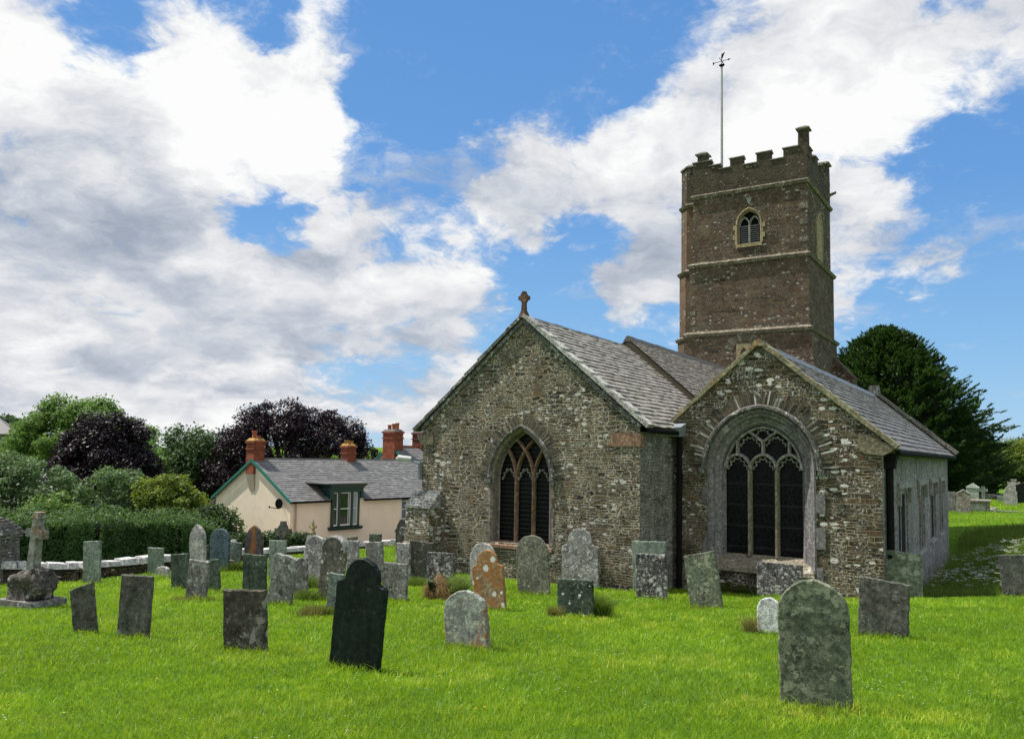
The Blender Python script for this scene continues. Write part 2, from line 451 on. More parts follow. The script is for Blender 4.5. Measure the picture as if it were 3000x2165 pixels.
def plain(name, c0, c1, scale=6, rough=.85, bump=.3, spec=.25, streak=False, metallic=0.0, bd=.01):
    m, N = new_mat(name); oc = objco(N)
    v = N.vm('MULTIPLY', oc, (1, 1, .18)) if streak else oc
    g = N.noise(v, scale, 7, .65)
    col = N.ramp(g, [(.3, c0), (.68, c1)])
    finish(N, col, rough, N.noise(oc, scale * 5, 5, .7), bd, bump, spec, metallic=metallic)
    return m

def stone(name, base, dark, lich=(.42, .42, .40), la=.3, ls=5, spots=0.0, spotscale=5.0, orange=0.0, ocol=(.34, .14, .03), green=0.0, streak=.3, speck=.3, rustline=False, rough=.9, bstr=.55):
    m, N = new_mat(name); oc = objco(N)
    rd = N.n('ShaderNodeObjectInfo').outputs['Random']
    offv = N.n('ShaderNodeCombineXYZ', {0: N.m('MULTIPLY', rd, 31.7), 1: N.m('MULTIPLY', rd, 17.3), 2: N.m('MULTIPLY', rd, 47.1)}).outputs[0]
    p = N.vm('ADD', oc, offv)
    g = N.noise(p, 4.0, 8, .68)
    col = N.ramp(g, [(.30, dark), (.68, base)])
    if streak:
        st = N.noise(N.vm('MULTIPLY', p, (1, 1, .10)), 16, 4, .6)
        col = N.mix(streak, col, N.mix(1.0, col, N.ramp(st, [(.35, (.5, .5, .5)), (.66, (1.35, 1.35, 1.35))]), 'MULTIPLY'))
    if green:
        gz = N.m('MULTIPLY', N.ss(N.noise(p, 2.2, 4, .6), .45, .62), green)
        col = N.mix(gz, col, (.10, .145, .10))
    ed = N.noise(p, 30, 4, .7)
    col = N.mix(1.0, col, N.ramp(N.noise(p, 15, 8, .8), [(.32, (.30, .30, .30)), (.5, (1, 1, 1)), (.66, (2.1, 2.08, 2.0))]), 'MULTIPLY')
    if la:
        cell = N.n('ShaderNodeTexVoronoi', {'Vector': N.vm('ADD', p, N.vm('SCALE', N.vm('SUBTRACT', N.noise(p, 14, 4, .65, out=1), (.5, .5, .5)), scale=.14)), 'Scale': ls * 2.0}, feature='F1')
        rr = N.n('ShaderNodeSeparateColor', {0: cell.outputs['Color']}).outputs[0]
        reg = N.noise(p, ls * .55, 6, .7)
        rad = N.m('MULTIPLY', N.m('ADD', rr, .12), N.m('MULTIPLY', N.ss(reg, .62 - la * .5, .74 - la * .3), .62))
        lm = N.ss(N.m('SUBTRACT', rad, cell.outputs['Distance']), -.02, .05)
        lm = N.m('MULTIPLY', lm, N.ss(ed, .30, .44))
        lm2 = N.ss(N.m('ADD', N.noise(p, ls * 2.6, 8, .75), N.m('MULTIPLY', N.m('SUBTRACT', reg, .5), .4)), .60 - la * .16, .66 - la * .14)
        tone = N.mix(rr, tuple(c * .62 for c in lich), tuple(min(1, c * 1.22) for c in lich))
        col = N.mix(N.m('MULTIPLY', N.m('MAXIMUM', lm, N.m('MULTIPLY', lm2, .85)), .92), col, tone)
    if speck:
        col = N.mix(N.m('MULTIPLY', N.ss(N.noise(p, 46, 3, .6), .64, .70), speck), col, (.50, .50, .47))
        col = N.mix(N.m('MULTIPLY', N.ss(N.noise(p, 38, 3, .6, out=0, dist=.4), .30, .36, 1, 0), speck), col, tuple(c * .5 for c in dark))
    if orange:
        om = N.m('MULTIPLY', N.ss(N.noise(p, 2.2, 4, .65), .62 - orange * .34, .70 - orange * .22), N.ss(N.noise(p, 19, 6, .75), .40, .56))
        oc2 = N.mix(N.noise(p, 25, 3), ocol, (.20, .085, .03))
        col = N.mix(N.m('MULTIPLY', om, .93), col, oc2)
    if spots:
        vs = N.n('ShaderNodeTexVoronoi', {'Vector': N.vm('ADD', p, N.vm('SCALE', N.vm('SUBTRACT', N.noise(p, 20, 3, .6, out=1), (.5, .5, .5)), scale=.05)), 'Scale': spotscale}, feature='F1')
        c2 = N.n('ShaderNodeSeparateColor', {0: vs.outputs['Color']})
        rad = N.m('MULTIPLY', N.ss(c2.outputs[0], 1 - spots, 1.0), .42)
        sm = N.ss(N.m('SUBTRACT', rad, vs.outputs['Distance']), -.01, .03)
        col = N.mix(N.m('MULTIPLY', sm, .95), col, (.62, .62, .58))
    if rustline:
        x = N.n('ShaderNodeSeparateXYZ', {0: oc}).outputs[0]
        rm = N.m('MULTIPLY', N.ss(N.m('ABSOLUTE', N.m('ADD', x, N.m('MULTIPLY', N.m('SUBTRACT', N.noise(p, 5, 4), .5), .12))), .03, .13, 1, 0), N.ss(N.noise(N.vm('MULTIPLY', p, (1, 1, .15)), 20, 4, .6), .36, .56))
        col = N.mix(rm, col, (.27, .11, .04))
    finish(N, col, rough, N.m('ADD', g, N.m('MULTIPLY', ed, .6)), .018, bstr, .15)
    return m

def leafmat(name, c0, c1, c2=None, trans=(.10, .16, .02), rough=.55, scale=.5, spec=.3):
    m, N = new_mat(name); oc = objco(N); r = attr(N)
    stops = [(0, c0), (1, c1)] if c2 is None else [(0, c0), (.8, c1), (1, c2)]
    col = N.ramp(r, stops)
    col = N.mix(1.0, col, N.ramp(N.noise(oc, scale, 3, .6), [(.3, (.7, .7, .7)), (.7, (1.3, 1.3, 1.25))]), 'MULTIPLY')
    finish(N, col, rough, spec=spec, trans=trans)
    return m

MAT = {}
def mats():
    A = MAT
    A['chancel'] = masonry('chancel_rubble', .20, .062, [(.014, .0135, .013), (.085, .072, .052), (.165, .14, .10), (.040, .036, .032), (.19, .162, .118), (.068, .061, .052), (.14, .122, .095), (.18, .122, .07), (.016, .0155, .015), (.11, .10, .083), (.014, .0135, .013)], (.46, .40, .295), white=.38, mort=.0125, wcol=(.64, .62, .58), big=.35)
    A['aisle'] = masonry('aisle_rubble', .24, .070, [(.013, .012, .0115), (.08, .066, .047), (.15, .122, .082), (.034, .030, .026), (.165, .138, .098), (.055, .048, .04), (.155, .105, .062), (.02, .019, .017)], (.36, .305, .215), white=.40, mort=.0115, wcol=(.76, .74, .70), big=.6, blob=5.0)
    A['tower'] = masonry('tower_rubble', .34, .095, [(.030, .022, .018), (.125, .084, .059), (.07, .054, .043), (.165, .118, .085), (.055, .045, .038), (.14, .118, .096), (.11, .076, .055), (.024, .02, .017)], (.20, .155, .115), white=.22, mort=.012, wobble=.055, wcol=(.42, .39, .34), big=.6, blob=6, bstr=1.0)
    A['parapet'] = masonry('parapet_rubble', .26, .085, [(.035, .03, .023), (.08, .066, .048), (.06, .052, .04), (.105, .086, .063), (.05, .045, .036)], (.125, .105, .075), white=.12, mort=.011, wcol=(.34, .32, .26), big=.5, blob=7)
    A['tower_turret'] = masonry('turret_rubble', .24, .085, [(.075, .05, .035), (.14, .09, .06), (.11, .08, .058), (.16, .11, .075), (.09, .072, .058)], (.20, .155, .11), white=.10, mort=.011, wcol=(.42, .38, .32), blob=7)
    A['side'] = masonry('side_rubble', .18, .07, [(.05, .05, .05), (.19, .185, .175), (.27, .265, .25), (.12, .118, .112), (.22, .215, .20)], (.44, .43, .40), white=.25, mort=.012, blob=7)
    A['roughcast'] = masonry('grey_roughcast', .12, .06, [(.10, .10, .105), (.30, .297, .30), (.46, .455, .455), (.20, .197, .20), (.38, .375, .375)], (.36, .355, .35), white=.10, mort=.012, wobble=.05, bstr=1.0, wcol=(.62, .61, .61), big=.4, blob=9)
    A['yard_wall'] = masonry('yard_wall_stone', .22, .08, [(.02, .018, .016), (.075, .064, .052), (.11, .09, .07), (.15, .09, .05), (.05, .045, .04)], (.04, .035, .03), white=.16, mort=.014)
    A['pier'] = masonry('pier_stone', .24, .075, [(.09, .085, .08), (.17, .165, .155), (.22, .21, .20), (.12, .115, .11)], (.10, .095, .09), white=.24, mort=.010)
    A['slate_light'] = slate('lichened_slate', [(0, (.17, .158, .14)), (.45, (.29, .272, .243)), (.8, (.39, .367, .328)), (1, (.51, .485, .44))], .35)
    A['slate_nave'] = slate('old_slate', [(0, (.125, .115, .10)), (.5, (.22, .203, .175)), (1, (.33, .31, .27))], .35)
    A['slate_aisle'] = slate('blue_slate', [(0, (.12, .115, .112)), (.6, (.195, .187, .182)), (1, (.28, .27, .26))], .15)
    A['slate_house'] = slate('house_slate', [(0, (.10, .099, .098)), (.5, (.16, .158, .156)), (.85, (.23, .226, .22)), (1, (.33, .32, .31))], .12)
    A['ridge'] = plain('ridge_tile', (.075, .075, .08), (.15, .145, .14), 9)
    A['ridge_blue'] = plain('ridge_lead', (.15, .17, .21), (.25, .28, .33), 9, .55)
    A['verge_dark'] = stone('verge_stone', (.15, .145, .135), (.05, .05, .048), (.48, .47, .44), .35, 5)
    A['verge_white'] = stone('white_lichened_verge', (.40, .39, .37), (.20, .195, .185), (.60, .59, .56), .5, 5)  # white lichen, base also lightened so the slabs look sunlit
    A['coping_yellow'] = stone('yellow_lichen_coping', (.27, .245, .165), (.15, .135, .09), (.40, .36, .22), .4, 4, orange=.12)
    A['dressed'] = stone('dressed_purple_stone', (.235, .22, .225), (.125, .118, .122), (.42, .42, .41), .12, 3, streak=.35, speck=.2)
    A['tracery'] = stone('grey_tracery_stone', (.31, .30, .28), (.19, .185, .17), (.48, .48, .45), .22, 5)
    A['mullion'] = stone('tan_mullion_stone', (.25, .22, .165), (.15, .135, .105), (.40, .39, .35), .15, 5)
    A['red_stone'] = stone('red_sandstone', (.31, .19, .13), (.16, .095, .068), (.40, .36, .33), .16, 5, speck=.25)
    A['grey_red'] = stone('grey_red_stone', (.27, .22, .19), (.13, .115, .11), (.42, .38, .34), .25, 4)
    A['arch_stone'] = slate('arch_rubble', [(0, (.025, .023, .02)), (.35, (.075, .064, .047)), (.65, (.13, .108, .07)), (.84, (.19, .165, .12)), (.9, (.45, .43, .39)), (1, (.62, .60, .56))], .3, (.55, .53, .49))
    A['arch_stone_dark'] = slate('arch_rubble_dark', [(0, (.022, .02, .018)), (.4, (.075, .064, .047)), (.75, (.14, .115, .078)), (1, (.24, .21, .16))], .3, (.45, .43, .39))
    A['kneeler'] = stone('kneeler_stone', (.22, .19, .13), (.115, .10, .07), (.36, .34, .28), .2, 4)
    A['yellow_stone'] = stone('yellow_freestone', (.36, .30, .18), (.20, .165, .10), (.44, .40, .30), .2, 5)
    A['string'] = stone('string_course_stone', (.17, .145, .11), (.075, .064, .05), (.36, .33, .27), .4, 6)
    A['string_grey'] = stone('grey_capping_stone', (.22, .205, .18), (.10, .095, .085), (.40, .38, .34), .3, 4)
    A['render_brown'] = plain('brown_render', (.115, .098, .068), (.16, .138, .10), 2.5, .9, .3)
    A['iron'] = plain('black_iron', (.006, .006, .006), (.016, .016, .016), 8, .85, .2, .08)
    A['lead'] = plain('grey_lead', (.17, .20, .23), (.30, .33, .37), 8, .45, .2, .4)
    A['white_metal'] = plain('weathered_white_metal', (.42, .42, .42), (.62, .62, .62), 9, .5, .1)
    A['pole'] = plain('pale_pole', (.30, .30, .30), (.45, .45, .45), 9, .5, .1)
    A['louvre'] = plain('louvre_timber', (.20, .20, .195), (.32, .32, .31), 9, .8, .3)
    A['void'] = plain('dark_interior', (.004, .004, .005), (.010, .010, .011), 4, .95, 0)
    A['cream'] = plain('cream_render', (.70, .60, .46), (.82, .71, .55), 1.6, .9, .5, bd=.012)
    A['pink'] = plain('pinkish_render', (.72, .60, .465), (.82, .69, .54), 1.2, .9, .25, bd=.008)
    A['teal'] = plain('teal_paint', (.014, .115, .085), (.02, .15, .115), 5, .5, .1, .4)
    A['green_paint'] = plain('dark_green_paint', (.006, .030, .024), (.009, .042, .034), 5, .4, .1, .5)
    A['white_paint'] = plain('white_paint', (.66, .66, .64), (.76, .76, .74), 5, .5, .05, .4)
    A['tan_pipe'] = plain('tan_pipe', (.34, .25, .17), (.40, .30, .21), 5, .6, .05)
    A['pot'] = plain('terracotta', (.26, .075, .04), (.36, .12, .065), 7, .8, .2)
    A['pot_yellow'] = plain('lichened_terracotta', (.22, .10, .04), (.42, .27, .07), 9, .85, .2)
    A['grey_render'] = plain('grey_chimney_corbel', (.30, .26, .20), (.40, .35, .27), 4, .9, .3)
    def brick(name, c0, c1, mort):
        m, N = new_mat(name); uv = N.n('ShaderNodeTexCoord').outputs['UV']; oc = objco(N)
        b = N.n('ShaderNodeTexBrick', {'Vector': uv, 'Color1': (*c0, 1), 'Color2': (*c1, 1), 'Mortar': (*mort, 1), 'Scale': 1.0, 'Brick Width': .225, 'Row Height': .075, 'Mortar Size': .006})
        c = N.mix(1.0, b.outputs[0], N.ramp(N.noise(oc, 3.5, 6, .7), [(.3, (.5, .5, .52)), (.65, (1.2, 1.15, 1.1))]), 'MULTIPLY')
        finish(N, c, .9, b.outputs[1], .01, -.5); return m
    A['brick'] = brick('red_brick', (.30, .075, .035), (.20, .05, .028), (.17, .11, .08))
    A['brick_dark'] = brick('dark_brick', (.17, .05, .032), (.11, .036, .026), (.10, .07, .055))
    A['brick_stone'] = masonry('chimney_rubble', .3, .08, [(.10, .06, .042), (.17, .11, .07), (.13, .10, .075), (.21, .12, .07)], (.14, .105, .07), white=.05, mort=.010)
    # leaded glass: dark panes with a faint net of leads
    m, N = new_mat('leaded_glass'); uv = N.n('ShaderNodeTexCoord').outputs['UV']; oc = objco(N)
    v = N.n('ShaderNodeTexVoronoi', {'Vector': N.vm('MULTIPLY', uv, (9, 6, 1)), 'Scale': 1.0}, voronoi_dimensions='2D', feature='DISTANCE_TO_EDGE')
    ln = N.ss(v.outputs['Distance'], .02, .06, 1, 0)
    y = N.n('ShaderNodeSeparateXYZ', {0: uv}).outputs[1]
    bar = N.ss(N.m('ABSOLUTE', N.m('SUBTRACT', N.m('FRACT', N.m('MULTIPLY', y, 1.9)), .5)), .46, .485)
    c = N.mix(N.m('MULTIPLY', ln, .55), N.ramp(N.noise(oc, 4, 3), [(.4, (.003, .003, .004)), (.7, (.010, .009, .013))]), (.035, .034, .036))
    c = N.mix(N.m('MULTIPLY', bar, .5), c, (.05, .05, .05))
    finish(N, c, .35, N.noise(oc, 9, 3), .01, .3, .12); A['leaded'] = m
    m, N = new_mat('grille_glass'); uv = N.n('ShaderNodeTexCoord').outputs['UV']; oc = objco(N)
    y = N.n('ShaderNodeSeparateXYZ', {0: uv}).outputs[1]
    bar = N.ss(N.m('ABSOLUTE', N.m('SUBTRACT', N.m('FRACT', N.m('MULTIPLY', y, 8.5)), .5)), .42, .47)
    v = N.n('ShaderNodeTexVoronoi', {'Vector': N.vm('MULTIPLY', uv, (10, 7, 1)), 'Scale': 1.0}, voronoi_dimensions='2D', feature='DISTANCE_TO_EDGE')
    c = N.mix(N.m('MULTIPLY', N.ss(v.outputs['Distance'], .02, .06, 1, 0), .45), (.004, .004, .004), (.035, .034, .033))
    c = N.mix(N.m('MULTIPLY', bar, .6), c, (.085, .085, .085))
    finish(N, c, .4, None, spec=.12); A['grille'] = m
    m, N = new_mat('window_pane'); oc = objco(N)
    finish(N, N.ramp(N.noise(oc, 1.5, 3), [(.35, (.006, .010, .009)), (.7, (.03, .045, .042))]), .08, None, spec=.5); A['pane'] = m
    m, N = new_mat('net_curtain'); oc = objco(N)
    finish(N, N.ramp(N.noise(N.vm('MULTIPLY', oc, (8, 8, .4)), 3, 3), [(.3, (.20, .25, .25)), (.7, (.38, .44, .44))]), .6, None, spec=.5); A['curtain'] = m
    m, N = new_mat('blue_curtain'); oc = objco(N)
    finish(N, N.ramp(N.noise(N.vm('MULTIPLY', oc, (8, 8, .4)), 3, 3), [(.3, (.04, .05, .09)), (.7, (.14, .17, .25))]), .5, None, spec=.5); A['bluecurtain'] = m
    # gravestones
    G_ = {}
    G_['palegreen'] = stone('pale_green_slate', (0.244, 0.287, 0.244), (.115, .14, .12), (.30, .33, .29), .16, 5, green=.25, streak=.5)
    G_['pale'] = stone('pale_lichened_stone', (0.439, 0.427, 0.415), (.19, .185, .18), (.46, .46, .44), .38, 6, speck=.4)
    G_['darkmott'] = stone('dark_mottled_slate', (0.128, 0.122, 0.107), (.035, .036, .034), (.22, .22, .20), .20, 8, green=.2, streak=.45, speck=.4)
    G_['darkgreen'] = stone('dark_green_slate', (0.104, 0.128, 0.100), (.03, .042, .034), (.30, .32, .27), .10, 4, green=.35, streak=.5, speck=.25)
    G_['greylichen'] = stone('grey_lichened_slate', (0.232, 0.220, 0.213), (.065, .062, .062), (.40, .40, .385), .36, 7, speck=.5)
    G_['whitelichen'] = stone('white_lichened_stone', (0.268, 0.268, 0.256), (.085, .085, .085), (.48, .48, .465), .55, 8, speck=.6)
    G_['mottled'] = stone('black_stone_with_white_lichen', (0.104, 0.098, 0.098), (.025, .025, .027), (.46, .455, .44), .52, 7, speck=.5)
    G_['lichenbrown'] = stone('brown_slab_grey_lichen', (0.104, 0.091, 0.073), (.028, .025, .021), (.25, .245, .225), .42, 3.2, speck=.35)
    G_['brown'] = stone('brown_stone', (0.244, 0.207, 0.159), (.09, .078, .06), (.32, .29, .24), .2, 6)
    G_['darkspots'] = stone('dark_stone_pale_flecks', (0.091, 0.088, 0.073), (.028, .029, .025), (.36, .36, .33), .22, 10, green=.25)
    G_['blueslate'] = stone('smooth_blue_slate', (0.091, 0.128, 0.152), (.055, .080, .098), (.2, .24, .25), 0, 5, streak=.2, speck=.04, rough=.6, bstr=.1)
    G_['greenwhite'] = stone('green_slate_white_lichen', (0.165, 0.207, 0.183), (.07, .095, .083), (.40, .43, .39), .32, 6, streak=.5)
    G_['rust'] = stone('dark_stone_rust_streak', (0.104, 0.095, 0.095), (.04, .037, .038), (.2, .19, .17), .06, 6, rustline=True, speck=.15)
    G_['olive'] = stone('olive_stone', (0.189, 0.189, 0.140), (.065, .066, .052), (.33, .33, .28), .40, 9, speck=.5)
    G_['olivemott'] = stone('olive_mottled_slate', (0.146, 0.161, 0.112), (.045, .052, .038), (.25, .27, .19), .55, 6.5, green=.35, speck=.35)
    G_['brownspots'] = stone('brown_stone_white_rosettes', (0.189, 0.171, 0.144), (.07, .064, .055), (.36, .36, .345), .24, 6, spots=.62, spotscale=11, speck=.4)
    G_['blackslate'] = stone('black_green_slate', (0.013, 0.021, 0.016), (.005, .008, .007), (.06, .07, .06), .02, 5, streak=.6, speck=.05, rough=.6, bstr=.12)
    G_['darkspeck'] = stone('dark_green_slate_specks', (0.055, 0.073, 0.056), (.018, .025, .02), (.40, .42, .38), .04, 5, spots=.30, spotscale=15, speck=.25, green=.3)
    G_['orange'] = stone('orange_lichened_stone', (0.317, 0.268, 0.189), (.13, .10, .065), (.40, .38, .33), .18, 6, orange=1.0, ocol=(.42, .17, .03), spots=.55, spotscale=6, speck=.4)
    G_['orangegreen'] = stone('green_grey_stone_orange_lichen', (0.293, 0.305, 0.275), (.10, .105, .10), (.38, .44, .36), .50, 10, orange=.50, ocol=(.40, .15, .03), speck=.5)
    G_['whitestone'] = stone('white_marble', (0.683, 0.695, 0.683), (.34, .36, .37), (.6, .6, .58), .2, 6, speck=.5)
    G_['palemott'] = stone('pale_mottled_slate', (0.226, 0.250, 0.195), (.09, .105, .08), (.31, .34, .28), .45, 3.6, green=.4, speck=.25)
    G_['frame'] = stone('brown_framed_stone', (0.293, 0.262, 0.232), (.13, .115, .10), (.40, .38, .35), .3, 5)
    G_['whitegreen'] = stone('white_green_stone', (0.415, 0.451, 0.403), (.19, .22, .19), (.5, .5, .48), .3, 5)
    G_['boulder'] = stone('dark_boulder', (.13, .115, .10), (.035, .032, .03), (.36, .35, .33), .30, 5, orange=.16, bstr=1.0)
    G_['crossstone'] = stone('rusty_lichened_cross', (.26, .27, .245), (.15, .155, .145), (.42, .42, .39), .3, 6, orange=.52, ocol=(.27, .135, .05))
    G_['rustwood'] = stone('red_brown_cross', (.15, .088, .058), (.075, .046, .032), (.3, .25, .2), .1, 6)
    A.update(G_)
    # foliage
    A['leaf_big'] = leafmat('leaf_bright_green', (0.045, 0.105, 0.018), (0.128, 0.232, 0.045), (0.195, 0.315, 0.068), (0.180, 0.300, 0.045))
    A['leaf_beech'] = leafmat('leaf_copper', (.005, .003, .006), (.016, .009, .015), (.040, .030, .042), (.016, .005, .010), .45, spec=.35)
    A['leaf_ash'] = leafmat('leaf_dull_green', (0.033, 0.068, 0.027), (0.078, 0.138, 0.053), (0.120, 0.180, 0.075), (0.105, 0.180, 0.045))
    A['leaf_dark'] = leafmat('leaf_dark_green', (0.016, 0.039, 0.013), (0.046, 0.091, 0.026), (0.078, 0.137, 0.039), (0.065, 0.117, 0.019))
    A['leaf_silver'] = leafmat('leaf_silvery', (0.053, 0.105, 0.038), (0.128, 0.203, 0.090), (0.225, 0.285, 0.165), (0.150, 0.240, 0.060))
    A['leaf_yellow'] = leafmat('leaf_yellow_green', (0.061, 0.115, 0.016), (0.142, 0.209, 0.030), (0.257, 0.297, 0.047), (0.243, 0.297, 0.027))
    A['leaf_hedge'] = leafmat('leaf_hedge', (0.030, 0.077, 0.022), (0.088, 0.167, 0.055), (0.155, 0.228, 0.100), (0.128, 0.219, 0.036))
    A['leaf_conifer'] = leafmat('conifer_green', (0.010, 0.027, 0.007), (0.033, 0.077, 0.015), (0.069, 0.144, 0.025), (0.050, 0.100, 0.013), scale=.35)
    A['petal'] = leafmat('white_petal', (.55, .55, .50), (.75, .75, .68), None, (.3, .3, .25))
    A['petal_yellow'] = leafmat('yellow_petal', (.6, .42, .02), (.75, .55, .03), None, (.3, .2, .01))
    A['blade'] = leafmat('grass_blade', (.05, .135, .006), (.215, .365, .012), (.42, .46, .05), (.42, .62, .02), .5, .45)
    A['blade_long'] = leafmat('long_grass_blade', (.06, .13, .015), (.17, .26, .03), (.34, .34, .10), (.16, .22, .03), .6, .6)
    A['blade_mix'] = leafmat('withering_grass_blade', (.09, .18, .02), (.28, .21, .08), (.44, .34, .16), (.22, .20, .05), .7, 1.5)
    A['blade_dry'] = leafmat('dry_grass_blade', (.16, .10, .035), (.36, .25, .10), (.50, .38, .18), (.20, .12, .04), .7, 1.5)
    A['bark'] = plain('bark', (.045, .038, .03), (.10, .085, .068), 4, .95, .8, streak=True)
    A['bark_pale'] = plain('pale_bark', (.22, .20, .17), (.34, .32, .28), 4, .9, .5, streak=True)
    A['gravel'] = plain('tan_gravel', (.20, .175, .14), (.34, .30, .245), 5, .95, .6)  # colour of the added sheet that curbs green bounce
    m, N = new_mat('lawn'); oc = objco(N)
    c = N.ramp(N.noise(oc, .5, 5, .65), [(.3, (.05, .12, .008)), (.55, (.11, .22, .012)), (.75, (.19, .25, .03))])
    c = N.mix(1.0, c, N.ramp(N.noise(oc, 18, 6, .75), [(.3, (.45, .45, .45)), (.7, (1.4, 1.4, 1.3))]), 'MULTIPLY')
    finish(N, c, .95, N.noise(oc, 22, 6, .8), .06, .9, .1); A['lawn'] = m
mats()
# ------------------------------------------------------------------ ground: one sheet from under the camera to the horizon hills
def build_ground():
    def axis(lo, hi, fine0, fine1, step):
        a = list(np.arange(fine0, fine1 + 1e-6, step)); s = step; x = fine1
        while x < hi: s *= 1.22; x += s; a.append(x)
        s = step; x = fine0
        while x > lo: s *= 1.22; x -= s; a.insert(0, x)
        return np.array(a)
    X = axis(-2600, 2600, -24, 40, .4); Y = axis(-400, 3200, 2, 62, .4)
    gx, gy = np.meshgrid(X, Y); gz = G(gx, gy)
    V = np.c_[gx.ravel(), gy.ravel(), gz.ravel()]
    i = np.arange(len(X) * len(Y)).reshape(len(Y), len(X))
    F = np.stack([i[:-1, :-1], i[:-1, 1:], i[1:, 1:], i[1:, :-1]], -1).reshape(-1, 4)
    o = fast_mesh('ground', V, F, MAT['lawn']); o.data.polygons.foreach_set('use_smooth', [True] * len(o.data.polygons))
    tag(o, kind='structure', label='sloping green churchyard ground with distant fields', cat='ground')
build_ground()
def build_bounce_sheet():  # added tan ground sheet, keeps green bounce light off the house walls
    gx, gy = np.meshgrid(np.linspace(-30, 3, 45), np.linspace(35, 70, 45)); gz_ = G(gx, gy) + .05
    V = np.c_[gx.ravel(), gy.ravel(), gz_.ravel()]; i = np.arange(45 * 45).reshape(45, 45)
    k = gx[:-1, :-1] > -16 - .3 * (gy[:-1, :-1] - 36)
    F = np.stack([i[:-1, :-1], i[:-1, 1:], i[1:, 1:], i[1:, :-1]], -1)[k]
    o = fast_mesh('yard', V, F, MAT['gravel']); tag(o, kind='structure', label='gravel yard around the cream house', cat='yard')
build_bounce_sheet()

# ------------------------------------------------------------------ slate roofs: every slate a thin tilted plate
def slates(mb, p00, u, v, width, length, sw=.3, sl=.22, th=.024, clip=None, jit=.018, start=0.0):
    """p00 eave corner, u along the eave, v up the slope (unit vectors); clip(a, b) keeps a slate"""
    u = Vector(u).normalized(); v = Vector(v).normalized(); nrm = u.cross(v).normalized()
    if nrm.z < 0: nrm = -nrm
    rows = int(math.ceil(length / sl))
    for j in range(rows):
        b0 = j * sl; x = -(sw * random.random()) if j % 2 else -(sw * .5 * random.random())
        drop = random.uniform(-.006, .006)
        while x < width:
            w = sw * random.uniform(.72, 1.25); a0, a1 = max(x, 0), min(x + w - .004, width); x += w
            if a1 - a0 < .03: continue
            if clip and not clip((a0 + a1) / 2, b0 + sl / 2): continue
            b1 = min(b0 + sl * 1.35, length)
            bb = b0 + random.uniform(-jit, jit) * .5 + drop
            lift = th * random.uniform(.9, 2.0); r = min(1, max(0, random.gauss(.46, .14)))
            P = lambda a, b, h: Vector(p00) + u * a + v * b + nrm * h
            sag = random.uniform(-.003, .003)
            mb.add([P(a0, bb, lift + .006 + sag), P(a1, bb, lift + .006 - sag), P(a1, b1, .002), P(a0, b1, .002), P(a0, bb, .001), P(a1, bb, .001), P(a1, b1, -.006), P(a0, b1, -.006)],
                   [(0, 1, 2, 3), (4, 7, 6, 5), (0, 4, 5, 1), (1, 5, 6, 2), (2, 6, 7, 3), (3, 7, 4, 0)] if u.cross(v).z > 0 else [(3, 2, 1, 0), (5, 6, 7, 4), (1, 5, 4, 0), (2, 6, 5, 1), (3, 7, 6, 2), (0, 4, 7, 3)], r)

def frame_rings(mb, cx, y, z0, zs, spec, n=14, r=.5):
    """spec: list of (half width, arch height, dy): loft an open-bottomed surround through them"""
    rings = []
    for a, h, dy in spec:
        p = [(cx - a, z0)] + arch_path(cx, zs, a, h, n) + [(cx + a, z0)]
        rings.append([(x, y + dy, z) for x, z in p])
    m = len(rings[0]); vs = [p for q in rings for p in q]
    fs = [(i * m + k, (i + 1) * m + k, (i + 1) * m + k + 1, i * m + k + 1) for i in range(len(rings) - 1) for k in range(m - 1)]
    mb.add(vs, [f[::-1] for f in fs], r)

def voussoirs(mb, cx, y, zs, a, h, depth, t0=.09, proud=.02, from_spring=True):
    path = arch_path(cx, zs, a, h, 60)
    seg = [Vector(p) for p in path]; L = [0]
    for p, q in zip(seg, seg[1:]): L.append(L[-1] + (q - p).length)
    s = 0.0
    while s < L[-1]:
        w = t0 * random.uniform(.5, 1.2)
        def at(d):
            d = min(max(d, 0), L[-1] - 1e-4); i = max(k for k in range(len(L) - 1) if L[k] <= d); f = (d - L[i]) / (L[i + 1] - L[i]); p = seg[i].lerp(seg[i + 1], f); tg = (seg[i + 1] - seg[i]).normalized(); return p, Vector((-tg.y, tg.x))
        (p0, n0), (p1, n1) = at(s + .006), at(s + w - .006)
        if n0.y < -.2: n0, n1 = n0, n1
        dd = depth * random.choice([random.uniform(.45, .7), random.uniform(.75, 1.1), random.uniform(.8, 1.05)]); pr = proud * random.uniform(.2, 1.3)
        q = [p0, p1, p1 + n1 * dd, p0 + n0 * dd * random.uniform(.93, 1.05)]
        f = [(v.x, y - pr, v.y) for v in q]; bk = [(v.x, y + .05, v.y) for v in q]
        mb.add(f + bk, [(0, 1, 2, 3)[::-1], (0, 4, 5, 1)[::-1], (1, 5, 6, 2)[::-1], (2, 6, 7, 3)[::-1], (3, 7, 4, 0)[::-1]], random.random())
        s += w

# ------------------------------------------------------------------ church (built in its own axes: x along the east front, y away towards the tower)
YAW = 0.564
CO = Vector((-7.79, 18.05, -1.5))
ex = Vector((math.cos(YAW), -math.sin(YAW), 0)); ey = Vector((math.sin(YAW), math.cos(YAW), 0))
def ch2w(x, y, z=0): return ex * x + ey * y + Vector((0, 0, z))
church = tag(empty('church', ch2w(*CO), -YAW), 'grey stone parish church with slate roofs and a square battlemented tower', 'church')
def CB(): return MB(CO)

